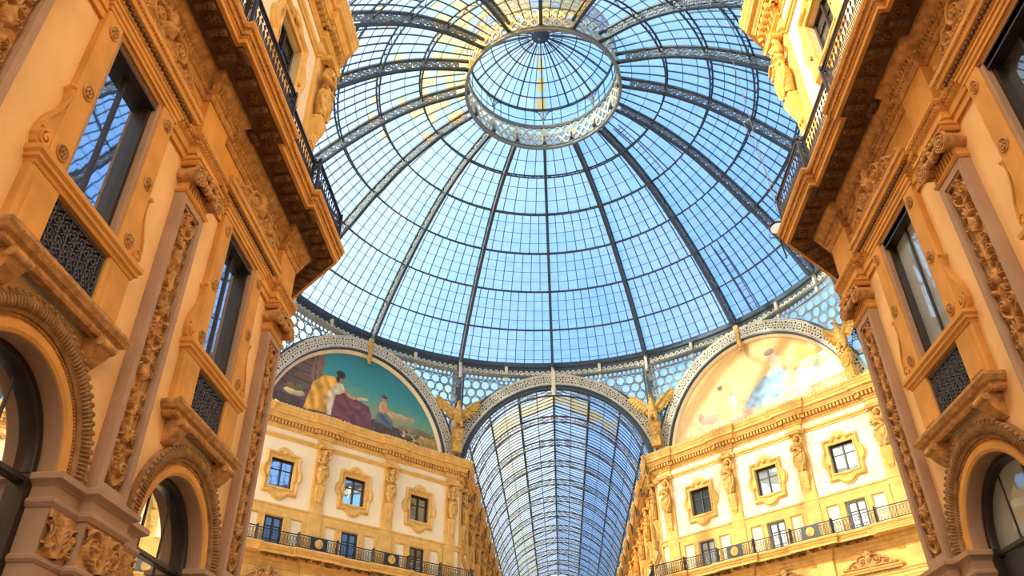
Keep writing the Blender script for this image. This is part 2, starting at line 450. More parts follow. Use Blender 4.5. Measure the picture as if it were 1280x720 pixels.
# ------------------------------------------------------------------ arch piers with carved impost frieze
def frieze_relief(w, h, res, depth, seed):
    R = Relief(w, h, res); rn = random.Random(seed)
    R.leaf(0, .02, pi/2, h*.85, h*.35, depth*1.2, 5)
    x = h*.5
    while x < w/2:
        R.spiral(x, h*.5, h*.38, 1.6, rn.random()*6, h*.055, depth, 1); R.leaf(x-h*.3, h*.1, .9, h*.5, h*.22, depth*.9); R.leaf(x+h*.1, h*.85, -.6, h*.4, h*.2, depth*.8)
        R.flower(x, h*.5, h*.16, depth*1.2); x += h*.9
    R.mirror(); return R
def make_pier(s0, s1, pc, side, lab):
    """s0..s1 pier between arch openings; pc pilaster axis"""
    loc, rz = near_at(side, 0)
    t = thing('arch_pier', lab, 'pier', loc, rz, 'piers carrying the arches')
    d = 1 if side > 0 else -1       # local X runs with +y on the right wall, against it on the left
    L = lambda a: d*a
    lo, hi = sorted((L(s0), L(s1))); pl, ph = sorted((L(pc-.52), L(pc+.52)))
    ph = min(ph, hi)
    b = MB().box(lo-.012, hi+.012, -.3, .1, 0, 5.1); b.box(pl, ph, 0, .26, 0, 5.1)
    b.build('shaft', 'taupe', t)
    path = [(lo, -.45), (lo, .08), (pl, .08), (pl, .26), (ph, .26)] + ([(ph, .08), (hi, .08), (hi, -.45)] if hi > ph+.02 else [(ph, -.45)])
    if ph-.0 > hi: path = path
    prof = [(-.1, 5.06), (.03, 5.06), (.07, 5.12), (.07, 5.16), (.02, 5.2), (.02, 5.34), (.06, 5.38), (.13, 5.42), (.13, 5.5), (.10, 5.52), (-.1, 5.52)]
    if side < 0 and pl-.02 < lo: path = [(pl, -.45), (pl, .26), (ph, .26), (ph, .08), (hi, .08), (hi, -.45)]
    MB().sweep(path, prof, 1).build('impost_moulding', 'taupe', t)
    MB().sweep(path, [(-.1, 4.34), (.03, 4.34), (.06, 4.38), (.06, 4.42), (.02, 4.46), (-.1, 4.46)], 1).build('astragal', 'taupe', t)
    R = frieze_relief(ph-pl, .60, .0125, .09, 3); m = MB().grid(R.H, pl, 4.46, R.res, R.res, .262); m.build('carved_frieze', 'carved', t, True)
    if pl-lo > .3:
        w = pl-lo-.02; R = frieze_relief(w, .6, .0125, .08, 4); MB().grid(R.H, lo, 4.46, R.res, R.res, .108).build('carved_frieze', 'carved', t, True)
    if hi-ph > .3:
        w = hi-ph-.02; R = frieze_relief(w, .6, .0125, .08, 5); MB().grid(R.H, ph+.02, 4.46, R.res, R.res, .108).build('carved_frieze', 'carved', t, True)
    return t
make_pier(9.87, 12.28, 11.05, -1, 'stone pier with carved impost frieze between the two left arches')
make_pier(14.92, YN, 16.06, -1, 'stone corner pier under the last pilaster of the left facade')
make_pier(14.92, YN, 16.06, 1, 'stone corner pier under the last pilaster of the right facade')
make_pier(9.87, 12.28, 11.05, 1, 'stone pier on the right facade just outside the lower right corner')

# ------------------------------------------------------------------ arches: surround and glazing
def make_arch():
    t = thing('arch_surround', '', 'arch surround')
    c = 0; zc = 5.5
    MB().arcsweep(c, zc, [(1.312, -.32), (1.30, -.31), (1.30, .0), (1.312, .02)], n=56).build('reveal', 'taupe', t, True, 30)
    MB().arcsweep(c, zc, [(1.31, .0), (1.31, .03), (1.36, .06), (1.47, .06), (1.49, .03), (1.55, .03), (1.57, .02), (1.57, -.02)], n=56).build('inner_band', 'amber', t, True, 30)
    b = MB()
    for i in range(96):
        a = pi*(i+.5)/96; b.ell((1.52*cos(a), .045, zc+1.52*sin(a)), (.019, .022, .019), 6, 4)
    b.build('bead_trim', 'carved', t, True)
    MB().arcsweep(c, zc, [(1.56, .0), (1.56, .07), (1.60, .11), (1.68, .14), (1.76, .13), (1.80, .15), (1.84, .13), (1.84, 0)], n=56).build('outer_moulding', 'leafmould', t, True, 30)
    b = MB()
    for i in range(84):
        a = pi*(i+.5)/84
        Rm = Matrix.Rotation(-(a-pi/2), 3, 'Y')
        b.ell((1.69*cos(a), .125, zc+1.69*sin(a)), (.021, .06, .10), 7, 5, Rm)
        if i % 2 == 0: b.ell((1.83*cos(a), .14, zc+1.83*sin(a)), (.045, .035, .035), 7, 5, Rm)
    b.build('leaf_trim', 'leafmould', t, True)
    return t
def make_arch_window(pane, lowpanel):
    t = thing('arched_window', '', 'arched window')
    zc = 5.5; r = 1.315
    f = MB().arcsweep(0, zc, [(r, -.3), (r, -.26), (r-.04, -.24), (r-.13, -.24), (r-.15, -.28), (r-.15, -.44)], n=48)
    f.box(-r, -r+.13, -.44, -.24, 0, zc); f.box(r-.13, r, -.44, -.24, 0, zc)
    f.build('frame', 'bronze', t, True, 30)
    MB().bbox(-r+.1, r-.1, -.44, -.30, 5.36, 5.46).build('transom', 'bronze', t)
    mu = MB()
    for x in (-.40, .40): mu.box(x-.018, x+.018, -.40, -.365, 5.44, zc+sqrt(1.16**2-x*x))
    for x in (-.40, .40): mu.box(x-.018, x+.018, -.40, -.365, .1, 5.34)
    mu.build('mullions', 'bronze', t)
    p = MB().plate(archhole(0, r-.1, zc, 5.4), [], -.40, -.385); p.build('fanlight_pane', pane, t)
    if lowpanel: MB().bbox(-r+.1, r-.1, -.42, -.34, 0, 5.34).build('dark_panel', 'iron', t)
    else: MB().box(-r+.1, r-.1, -.40, -.385, 0, 5.36).build('lower_pane', pane, t)
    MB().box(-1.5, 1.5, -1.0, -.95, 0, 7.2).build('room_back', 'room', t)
    return t
pa = make_arch(); pw = make_arch_window('pane_arch', False)
A = {(-1,1): 'at the lower left edge, cut by the frame', (-1,2): 'beside the corner pilaster of the left facade', (1,2): 'at the lower right corner'}
first = True
for (side, i), where in A.items():
    loc, rz = near_at(side, AX[i])
    la = 'moulded amber stone arch with leaf ornament ' + where
    lw = ('dark framed arched window with mirror-like glass ' if side < 0 else 'dark framed arched window with grey green panes ') + where
    if first:
        for o, l in ((pa, la), (pw, lw)): o.location = loc; o.rotation_euler = (0,0,rz); o['label'] = l
        first = False
    else:
        dup(pa, loc, rz, la)
        if side < 0: dup(pw, loc, rz, lw)
        else:
            o = make_arch_window('pane_grey', True); o.location = loc; o.rotation_euler = (0,0,rz); o['label'] = lw
for o in bpy.data.objects:
    if o.parent is None and o.name.startswith('arch_surround'): o['group'] = 'arches of the near facades'
    if o.parent is None and o.name.startswith('arched_window'): o['group'] = 'arched windows of the near facades'

# ------------------------------------------------------------------ tall window with balcony sill
def ring2d(c, r, n=18): return [(c[0]+r*cos(2*pi*i/n), c[1]+r*sin(2*pi*i/n)) for i in range(n)]
def spiral2d(cx, cz, r, turns, a0, d=1, k=.85, n=None):
    n = n or int(16*turns); return [(cx+r*(1-k*i/n)*cos(a0+d*2*pi*turns*i/n), cz+r*(1-k*i/n)*sin(a0+d*2*pi*turns*i/n)) for i in range(n+1)]
def rosette(mb, x, y, z, r):
    mb.lathe([(0, y-.01), (r, y-.01), (r, y+.02), (r*.86, y+.035), (r*.76, y+.02), (r*.7, y+.01), (0, y+.01)], 20, (x, 0, z), 'Y')
    for k in range(6): mb.ell((x+r*.42*cos(k*pi/3), y+.02, z+r*.42*sin(k*pi/3)), (r*.22, .03, r*.22), 7, 5)
    mb.ell((x, y+.03, z), (r*.2, .035, r*.2), 8, 6)
def make_tall_window(pane):
    t = thing('tall_window', '', 'window')
    # base ledge and sill, moulded with returns
    MB().sweep([(-1.42, 0), (-1.42, .22), (1.42, .22), (1.42, 0)], [(-.1, 7.45), (.02, 7.45), (.05, 7.49), (.05, 7.55), (.11, 7.58), (.16, 7.66), (.16, 7.72), (-.1, 7.76)], 1).build('base_ledge', 'carved', t)
    MB().sweep([(-1.36, 0), (-1.36, .14), (1.36, .14), (1.36, 0)], [(-.1, 8.78), (.02, 8.78), (.04, 8.83), (.08, 8.86), (.08, 8.91), (.12, 8.95), (.12, 9.03), (-.1, 9.06)], 1).build('sill', 'amber', t)
    for sx in (-1, 1):
        p = MB().bbox(sx*1.05-.33, sx*1.05+.33, 0, .15, 7.74, 8.8, .03)
        p.bbox(sx*1.05-.22, sx*1.05+.22, .14, .18, 7.9, 8.66, .02)
        p.build('pedestal', 'amber', t)
        b = MB()                                                  # bracket under the ledge
        for w_, q in ((.17, 0), (.2, .0)): pass
        b.add([(sx*1.1-.17,0,7.46),(sx*1.1+.17,0,7.46),(sx*1.1+.17,.33,7.46),(sx*1.1-.17,.33,7.46),(sx*1.1-.17,.33,7.36),(sx*1.1+.17,.33,7.36),
               (sx*1.1-.15,.24,7.22),(sx*1.1+.15,.24,7.22),(sx*1.1-.13,.12,7.1),(sx*1.1+.13,.12,7.1),(sx*1.1-.12,0,7.02),(sx*1.1+.12,0,7.02)],
              [(0,1,2,3),(3,2,5,4),(4,5,7,6),(6,7,9,8),(8,9,11,10),(0,3,4,6,8,10),(1,11,9,7,5,2)])
        b.lathe([(0,-.19),(.07,-.19),(.07,.19),(0,.19)], 14, (0,0,0), 'Y')
        k = len(b.v) - 4*14
        b.v[k:] = [(sx*1.1 + y, x+.3, z+7.39) for x, y, z in b.v[k:]]
        b.build('bracket', 'carved', t)
        s = MB().bbox(sx*1.0-.21, sx*1.0+.21, 0, .15, 9.05, 12.2, .03)
        st = s.build('side_strip', 'amber', t)
        for zz in (9.3, 10.52, 11.9):
            r = MB(); rosette(r, sx*1.0, .15, zz, .13); r.build('rosette', 'carved', st, True, 40)
        # scrolled ear outside the strip
        out = [(sx*1.2, 10.42), (sx*1.27, 10.42), (sx*1.29, 10.34), (sx*1.25, 10.26), (sx*1.23, 10.1), (sx*1.27, 9.92), (sx*1.36, 9.76), (sx*1.44, 9.6), (sx*1.49, 9.42), (sx*1.50, 9.25), (sx*1.46, 9.12), (sx*1.40, 9.06), (sx*1.2, 9.06)]
        e = MB().plate(out, [], 0, .11)
        e.strip(spiral2d(sx*1.35, 9.24, .13, 1.5, pi/2, -sx), .03, .1, .15); e.ell((sx*1.35, .12, 9.24), (.045, .04, .045), 8, 6)
        e.strip([(sx*1.25, 10.36), (sx*1.225, 10.12), (sx*1.30, 9.84), (sx*1.42, 9.6), (sx*1.47, 9.36)], .03, .1, .14)
        e.ell((sx*1.26, .12, 10.37), (.05, .06, .05), 8, 6)
        e.build('scrolled_ear', 'amber', t)
        MB().box(sx*.745-.05, sx*.745+.05, -.3, .09, 9.06, 12.2).build('casing', 'taupe', t)
    MB().box(-.80, .80, -.3, .09, 12.12, 12.22).build('casing', 'taupe', t)
    MB().sweep([(-1.22, 0), (-1.22, .12), (1.22, .12), (1.22, 0)], [(-.1, 12.2), (.03, 12.2), (.03, 12.27), (.06, 12.29), (.06, 12.36), (.09, 12.38), (.09, 12.42), (-.1, 12.42)], 1).build('lintel', 'amber', t)
    # iron grille
    g = MB()
    for x in (-.70, .70): g.box(x-.02, x+.02, .02, .08, 7.76, 8.78)
    for z in (7.79, 8.75): g.box(-.7, .7, .02, .08, z-.025, z+.025)
    for i in range(7):
        x = -.6+i*.2
        g.strip([(x, 7.8), (x, 8.75)], .014, .045, .065)
        for zz, d in ((7.96, 1), (8.27, -1), (8.58, 1)):
            g.strip(spiral2d(x+.05*d, zz, .085, 1.2, 0 if d > 0 else pi, d), .018, .04, .07)
            g.strip(spiral2d(x-.05*d, zz+.12, .07, 1.2, pi if d > 0 else 0, -d), .016, .04, .07); g.strip(ring2d((x+.1, zz-.06), .045, 8), .014, .04, .06, True); g.strip([(x, zz-.14), (x+.1, zz+.06), (x+.2, zz-.14)], .013, .04, .06)
    gr = g.build('iron_grille', 'ironlight', t)
    MB().box(-.74, .74, -.06, .01, 7.74, 8.8).build('grille_backing', 'iron', t)
    # sash
    f = MB()
    for x in (-.69, .69): f.box(x-.07, x+.07, -.24, -.02, 9.05, 12.15)
    f.box(-.69, .69, -.24, .06, 11.96, 12.15); f.box(-.69, .69, -.24, -.08, 9.05, 9.15); f.box(-.03, .03, -.18, -.12, 9.05, 12.15)
    f.build('sash_frame', 'bronze', t)
    for sx in (-1, 1):
        p = MB().box(min(0, sx*.66), max(0, sx*.66), -.17, -.16, 9.1, 12.1).build('pane', pane, t)
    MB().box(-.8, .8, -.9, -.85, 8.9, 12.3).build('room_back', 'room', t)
    return t
pt = make_tall_window('pane_blue')
loc, rz = near_at(-1, AX[1]); pt.location = loc; pt.rotation_euler = (0,0,rz)
pt['label'] = 'largest tall window with iron sill grille, upper left, dark panes reflecting blue dome'
loc, rz = near_at(-1, AX[2]); dup(pt, loc, rz, 'narrow-looking tall window with iron sill grille beside the left corner pilaster')
pc = make_tall_window('pane_curtain'); loc, rz = near_at(1, AX[2]); pc.location = loc; pc.rotation_euler = (0,0,rz)
pc['label'] = 'tall window with pale curtained panes and iron grille on the right facade'
loc, rz = near_at(1, AX[1]); pdk = make_tall_window('pane_dark'); pdk.location = loc; pdk.rotation_euler = (0,0,rz); pdk['label'] = 'tall dark window cut off by the right edge near the top right corner'
for o in bpy.data.objects:
    if o.parent is None and o.name.startswith('tall_window'): o['group'] = 'tall windows of the near facades'

# ------------------------------------------------------------------ pediment with carved crest
def crest_relief():
    R = Relief(3.2, .86, .0125); 
    R.ball(0, .44, .17, .2, .20); R.ball(0, .42, .05, .26, .07)
    for dx in (-.06, .06): R.ball(dx, .5, .025, .23)
    R.leaf(0, .60, pi/2, .24, .16, .16, 5)
    for a in (.9, .4): R.leaf(.08, .58, a, .26, .1, .14)
    R.spiral(.42, .36, .26, 1.7, pi*.6, .045, .15, -1); R.leaf(.2, .1, .3, .3, .1, .12)
    R.spiral(.86, .22, .17, 1.6, pi*.6, .036, .13, -1); R.flower(.42, .36, .13, .18); R.flower(.86, .22, .09, .15)
    R.stroke([(.1, .03), (.5, .05), (1.0, .045), (1.45, .05)], .045, .13)
    R.stroke([(.60, .52), (.74, .40), (.9, .42), (1.05, .3), (1.15, .17), (1.35, .09)], [.04,.035,.035,.03,.03,.025], .12)
    R.ball(1.46, .09, .08, .15); R.leaf(1.1, .06, .5, .2, .07, .1)
    for i in range(8): R.ball(.25+.12*i, .08, .04, .15)
    R.ball(.12, .2, .2, .06, .3); R.ball(.45, .2, .35, .06, .25); R.ball(.9, .1, .3, .05, .2)
    R.mirror(); return R
RC = crest_relief()
me_crest = MB().grid(RC.H, -1.6, 0, RC.res, RC.res, 0.0, cut=.01).mesh('pediment_crest', 'carved', True)
me_crestback = None
def make_pediment():
    t = thing('window_pediment', '', 'pediment')
    path = [(-1.48, 0), (-1.48, .1), (1.48, .1), (1.48, 0)]
    MB().sweep(path, [(-.1, 12.40), (.03, 12.40), (.05, 12.46), (.09, 12.50), (.09, 12.56), (.20, 12.60), (.22, 12.68), (.26, 12.72), (.27, 12.80), (-.1, 12.84)], 1).build('cornice', 'amber', t)
    d = MB()
    for i in range(30):
        x = -1.5 + 3.0*i/29; d.box(x-.03, x+.03, .18, .27, 12.505, 12.60)
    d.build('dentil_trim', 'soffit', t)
    e = MB()
    for i in range(44):
        x = -1.66 + 3.32*i/43; e.ell((x, .34, 12.715), (.03, .03, .035), 6, 4)
    e.build('bead_trim', 'carved', t, True)
    c = link('carved_crest', me_crest, t); c.location = (0, .22, 12.83)
    return t
pp = make_pediment()
PD = {(-1,1): 'carved pediment over the largest tall window at upper left', (-1,2): 'carved pediment over the tall window beside the left corner pilaster',
      (1,2): 'carved pediment with mask over the curtained window of the right facade', (1,1): 'carved pediment over the cut-off tall window at upper right'}
first = True
for (side, i), lab in PD.items():
    loc, rz = near_at(side, AX[i])
    if first: pp.location = loc; pp.rotation_euler = (0,0,rz); pp['label'] = lab; first = False
    else: dup(pp, loc, rz, lab)

# ------------------------------------------------------------------ entablature with balcony slab, swept along the facade
def ress(path_axis_pts, e, h, at):
    """insert ressauts of half width h, extra e along a straight run from y0 to y1 (1D), returns list of (s, extra)"""
    out = []
    y0, y1 = path_axis_pts
    out.append((y0, 0))
    for a in at:
        out += [(a-h, 0), (a-h, e), (min(a+h, y1), e)]
        if a+h < y1 - .05: out.append((a+h, 0))
        else: out[-1] = (y1, e)
    if out[-1][0] < y1 - 1e-6: out.append((y1, 0))
    return out
def near_path(side, e=.15, h=.45, tail=5.0):
    pts = [(side*(W-x), s) for s, x in ress((-6, YN), e, h, PX)]
    # turn the corner at 45 degrees and go on along the octagon
    lx = pts[-1][0]; ly = YN + (e)*math.tan(pi/8)
    pts[-1] = (lx, ly)
    pts.append((lx + side*K*tail, ly + K*tail))
    return pts
def bead_run(mb, path, side, off, z, step, r, lim=None):
    """small ornaments along a swept path at distance off"""
    n = len(path); N = []
    for i in range(n-1):
        dx, dy = path[i+1][0]-path[i][0], path[i+1][1]-path[i][1]; l = hypot(dx, dy); N.append((-dy/l*side, dx/l*side))
    Q = []
    for i in range(n):
        a = N[max(0,i-1)]; b = N[min(n-2,i)]; k = 1+a[0]*b[0]+a[1]*b[1]; Q.append((path[i][0]+(a[0]+b[0])/k*off, path[i][1]+(a[1]+b[1])/k*off))
    for i in range(n-1):
        a, b = Q[i], Q[i+1]; d = (b[0]-a[0], b[1]-a[1]); l = hypot(*d)
        if d[0]*(path[i+1][0]-path[i][0])+d[1]*(path[i+1][1]-path[i][1]) < 0: continue
        m = max(1, int(l/step))
        for k in range(m):
            t = (k+.5)/m; x, y = a[0]+d[0]*t, a[1]+d[1]*t
            if lim and not lim(x, y): continue
            rot = Matrix.Rotation(atan2(d[1], d[0]), 3, 'Z')
            if callable(r): r(mb, x, y, z, rot)
            else: mb.ell((x, y, z), r, 6, 4, rot)
    return Q
def soffit_items(path, side, off):
    """places (x, y, angle) along the soffit at distance off"""
    out = []
    tmp = MB()
    def put(mb, x, y, z, rot): out.append((x, y, atan2(rot[1][0], rot[0][0])))
    bead_run(tmp, path, side, off, 0, .56, put); return out
ros = MB(); 
for k in range(6): ros.ell((.085*cos(k*pi/3), .085*sin(k*pi/3), -.02), (.055, .055, .05), 7, 5)
ros.ell((0, 0, -.045), (.05, .05, .05), 8, 6); ros.lathe([(.17, .02), (.17, -.03), (.145, -.045), (.13, -.01)], 16)
me_ros = ros.mesh('soffit_rosette', 'soffit', True)
mod = MB()
mod.box(-.07, .07, -.20, .20, -.09, .02); mod.ell((0, .14, -.07), (.085, .08, .07), 8, 6); mod.ell((0, -.14, -.07), (.085, .08, .06), 8, 6)
for k in range(3): mod.ell((0, -.1+.09*k, -.09), (.06, .05, .04), 7, 5)
me_mod = mod.mesh('leaf_modillion', 'soffit', True, 40)
def make_entablature(side, path, dz, lab, vis, trim='amber', carved='carved', sof='soffit', grp='entablatures below the balconies', far=False):
    t = thing('entablature', lab, 'entablature', (0,0,0), 0, grp)
    Z = lambda pr: [(o, z+dz) for o, z in pr]
    MB().sweep(path, Z([(-.12, 12.0), (.06, 12.0), (.06, 12.14), (.10, 12.16), (.10, 12.32), (.15, 12.36), (.15, 12.42), (.22, 12.5), (.22, 12.56), (-.12, 12.6)]), side).build('architrave', trim, t)
    MB().sweep(path, Z([(-.12, 12.58), (.03, 12.58), (.03, 13.75), (-.12, 13.75)]), side).build('frieze', trim, t)
    MB().sweep(path, Z([(-.12, 13.66), (.06, 13.66), (.10, 13.72), (.10, 13.78), (.17, 13.84), (.17, 13.98), (.24, 14.02), (.30, 14.10), (.34, 14.14), (.34, 14.24), (-.12, 14.24)]), side).build('bed_moulding', carved, t)
    if not far:
        b = MB(); bead_run(b, path, side, .15, 12.39+dz, .085, (.03, .03, .035), vis); bead_run(b, path, side, .19, 12.46+dz, .085, (.022, .03, .03), vis)
        b.build('bead_trim', carved, t, True)
        b = MB(); bead_run(b, path, side, .18, 13.91+dz, .10, (.038, .035, .065), vis); bead_run(b, path, side, .13, 13.81+dz, .08, (.026, .03, .026), vis)
        b.build('egg_trim', carved, t, True)
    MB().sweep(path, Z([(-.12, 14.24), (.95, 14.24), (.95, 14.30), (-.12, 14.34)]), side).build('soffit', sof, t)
    MB().sweep(path, Z([(.90, 14.22), (.99, 14.22), (.99, 14.32), (1.02, 14.34), (1.02, 14.42), (1.05, 14.44), (1.05, 14.50), (1.10, 14.54), (1.14, 14.60), (1.14, 14.66), (.9, 14.70), (-.12, 14.72), (-.12, 14.34)]), side).build('cornice_lip', trim, t)
    b = MB(); bead_run(b, path, side, 1.045, 14.40+dz, .07, (.034, .03, .03), vis); bead_run(b, path, side, 1.10, 14.53+dz, .09, (.044, .03, .025), vis)
    b.build('lip_bead_trim', carved, t, True)
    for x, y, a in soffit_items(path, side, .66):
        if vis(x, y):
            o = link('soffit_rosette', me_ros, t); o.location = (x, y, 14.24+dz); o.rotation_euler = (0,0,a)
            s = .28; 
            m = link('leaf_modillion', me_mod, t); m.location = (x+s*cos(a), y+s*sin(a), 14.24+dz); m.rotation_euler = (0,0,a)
    return t
for side in (-1, 1):
    path = near_path(side)
    make_entablature(side, path, 0, 'carved amber entablature under the balcony of the near %s facade' % SN[side], lambda x, y: 4 < y < 19)

# ------------------------------------------------------------------ iron balcony railings
def offset_path(path, side, off):
    n = len(path); N = []; Q = []
    for i in range(n-1):
        dx, dy = path[i+1][0]-path[i][0], path[i+1][1]-path[i][1]; l = hypot(dx, dy); N.append((-dy/l*side, dx/l*side))
    for i in range(n):
        a = N[max(0,i-1)]; b = N[min(n-2,i)]; k = 1+a[0]*b[0]+a[1]*b[1]; Q.append((path[i][0]+(a[0]+b[0])/k*off, path[i][1]+(a[1]+b[1])/k*off))
    return Q
def baluster_shape(mb, x, z0, z1, w):
    h = z1-z0
    mb.strip([(x, z0), (x, z1)], .016, -.008, .008)
    mb.strip([(x-w*.1, z0+h*.08), (x-w*.34, z0+h*.3), (x-w*.30, z0+h*.58), (x-w*.05, z0+h*.72), (x+w*.05, z0+h*.72), (x+w*.30, z0+h*.58), (x+w*.34, z0+h*.3), (x+w*.1, z0+h*.08)], .017, -.01, .01)
    mb.strip(ring2d((x, z0+h*.85), w*.24, 10), .016, -.01, .01, True)
def make_railing(path, side, off, z0, h, lab, vis, grp, medallion_every=0, step=.17, mats=('iron',)):
    t = thing('balcony_railing', lab, 'railing', (0,0,0), 0, grp)
    pts = offset_path(path, side, off)
    def seq(w, za, zb):
        mb = MB(); mb.sweep(pts, [(-w/2, za), (w/2, za), (w/2, zb), (-w/2, zb), (-w/2, za)], side); return mb
    seq(.07, z0+h-.05, z0+h).build('top_rail', 'iron', t)
    seq(.05, z0+.06, z0+.10).build('bottom_rail', 'iron', t)
    seq(.03, z0+h-.15, z0+h-.125).build('middle_rail', 'iron', t)
    acc = 0.
    for i in range(len(pts)-1):
        a, b = pts[i], pts[i+1]; d = (b[0]-a[0], b[1]-a[1]); l = hypot(*d)
        if l < .08 or d[0]*(path[i+1][0]-path[i][0])+d[1]*(path[i+1][1]-path[i][1]) < 0: continue
        ux, uy = d[0]/l, d[1]/l
        nb = max(1, round(l/2.5)); 
        for k in range(nb):
            s0, s1 = l*k/nb, l*(k+1)/nb; mx, my = a[0]+ux*(s0+s1)/2, a[1]+uy*(s0+s1)/2
            if not vis(mx, my): continue
            mb = MB(); n = max(1, int((s1-s0)/step)); ww = (s1-s0)/n
            for q in range(n): baluster_shape(mb, s0+ww*(q+.5), z0+.1, z0+h-.14, ww)
            mb.xf(lambda p: (a[0]+ux*p[0]-uy*p[1], a[1]+uy*p[0]+ux*p[1], p[2]))
            mb.build('baluster_panel', 'iron', t)
            po = MB().box(-.035, .035, -.035, .035, z0, z0+h+.03); po.ell((0, 0, z0+h+.07), .05, 8, 6)
            po.xf(lambda p: (a[0]+ux*s0+p[0], a[1]+uy*s0+p[1], p[2])); po.build('post', 'iron', t)
    return t
for side in (-1, 1):
    make_railing(near_path(side), side, .93, 14.70, 1.12, 'dark iron balcony railing running along the near %s facade' % SN[side], lambda x, y: 5 < y < 19.5, 'near balcony railings')
# ------------------------------------------------------------------ sculpture
def sculpt(mb, name, mat, voxel=.03, sm=4, fac=.5):
    me = bpy.data.meshes.new('tmp'); me.from_pydata(mb.v, [], mb.f); o = bpy.data.objects.new('tmp', me); COL.objects.link(o)
    r = o.modifiers.new('r', 'REMESH'); r.mode = 'VOXEL'; r.voxel_size = voxel
    s = o.modifiers.new('s', 'SMOOTH'); s.factor = fac; s.iterations = sm
    bpy.context.view_layer.update()
    dg = bpy.context.evaluated_depsgraph_get(); out = bpy.data.meshes.new_from_object(o.evaluated_get(dg))
    bpy.data.objects.remove(o); bpy.data.meshes.remove(me)
    out.name = name; out.materials.clear(); out.materials.append(M[mat]); out.polygons.foreach_set('use_smooth', [True]*len(out.polygons))
    return out
def RX(a, ax='X'): return Matrix.Rotation(a, 3, ax)
def figure_mesh():
    b = MB(); y = .34
    b.ell((0, y+.04, 2.44), (.125, .15, .17), 14, 10)                      # head
    b.ell((0, y-.02, 2.52), (.155, .16, .13), 12, 8)                       # hair
    for sx in (-1, 1):
        b.ell((sx*.13, y-.03, 2.42), (.05, .09, .13), 8, 6); b.ell((sx*.05, y+.165, 2.465), (.022, .02, .014), 6, 4)
    b.ell((0, y+.20, 2.42), (.022, .035, .045), 6, 5); b.ell((0, y+.175, 2.345), (.035, .025, .016), 6, 4); b.ell((0, y+.15, 2.30), (.045, .05, .04), 7, 5)
    b.tube([(0, y, 2.15), (0, y+.03, 2.36)], [.085, .075], 10)             # neck
    b.ell((0, y, 1.98), (.30, .17, .22), 14, 10); b.ell((0, y+.02, 1.78), (.235, .16, .25), 14, 10)
    b.ell((-.11, y+.12, 1.96), (.11, .09, .11), 10, 7); b.ell((.11, y+.12, 1.96), (.11, .09, .11), 10, 7)
    b.ell((0, y, 1.48), (.27, .2, .24), 14, 10)                            # hips
    b.tube([(-.30, y, 2.08), (-.44, y+.08, 2.30), (-.30, y+.10, 2.56), (-.10, y+.02, 2.66)], [.095, .085, .075, .06], 9)   # raised arm
    b.ell((-.06, y+.04, 2.67), (.09, .05, .045), 8, 6)
    b.tube([(.30, y, 2.08), (.42, y+.08, 1.82), (.28, y+.24, 1.66), (.08, y+.28, 1.72)], [.095, .085, .07, .055], 9)       # folded arm
    b.ell((.02, y+.29, 1.74), (.085, .05, .05), 8, 6)
    for i in range(9):                                                      # robe
        t = i/8; b.ell((.05*sin(t*3), y-.02, 1.42-.95*t), (.31-.09*t, .22-.04*t, .16), 14, 8)
    return b
def drapery_mesh():
    b = MB(); y = .34
    for k in range(8):
        x = -.26+.52*k/7; b.tube([(x*.9, y+.15, 1.5), (x*1.05, y+.21-.5*x*x, 1.15), (x*.8+.05, y+.19-.4*x*x, .8), (x*.5+.02, y+.13, .42)], [.04, .05, .05, .03], 7)
    b.tube([(-.30, y+.10, 1.62), (-.1, y+.23, 1.46), (.14, y+.24, 1.34), (.33, y+.1, 1.28)], [.06, .075, .075, .06], 8)
    b.tube([(.33, y+.1, 1.3), (.38, y+.06, 1.0), (.30, y+.1, .72), (.2, y+.14, .5)], [.07, .06, .06, .03], 8)
    b.tube([(-.33, y+.05, 1.5), (-.36, y+.08, 1.1), (-.24, y+.16, .75), (-.1, y+.18, .35)], [.06, .06, .05, .03], 8)
    for k in range(7):
        for sx in (-1, 1):
            a = -.9+1.5*k/6; c, q = cos(a), sin(a)
            b.tube([(sx*.29*c, y+.02+.20*q, 1.42), (sx*.31*c, y+.22*q, 1.1), (sx*.29*c, y+.02+.20*q, .78), (sx*.23*c, y+.18*q, .45)], [.022, .034, .036, .022], 6)
    for k in range(5):
        z = 1.55-.14*k; b.tube([(-.31, y-.06, z+.12), (-.26, y+.14, z), (0, y+.235, z-.07), (.26, y+.16, z-.02), (.31, y-.04, z+.03)], [.02, .03, .034, .03, .02], 6)
    for k in range(4):
        z = 2.08-.10*k; b.tube([(-.2, y+.13, z), (0, y+.205, z-.07), (.2, y+.14, z)], [.018, .024, .018], 6)
    b.tube([(.26, y+.1, 1.9), (-.05, y+.2, 1.74), (-.28, y+.12, 1.6)], [.04, .05, .05], 7)
    return b
me_fig = sculpt(figure_mesh(), 'caryatid_figure', 'statue', .022, 1)
me_drap = sculpt(drapery_mesh(), 'caryatid_drapery', 'statue', .020, 1, .35)
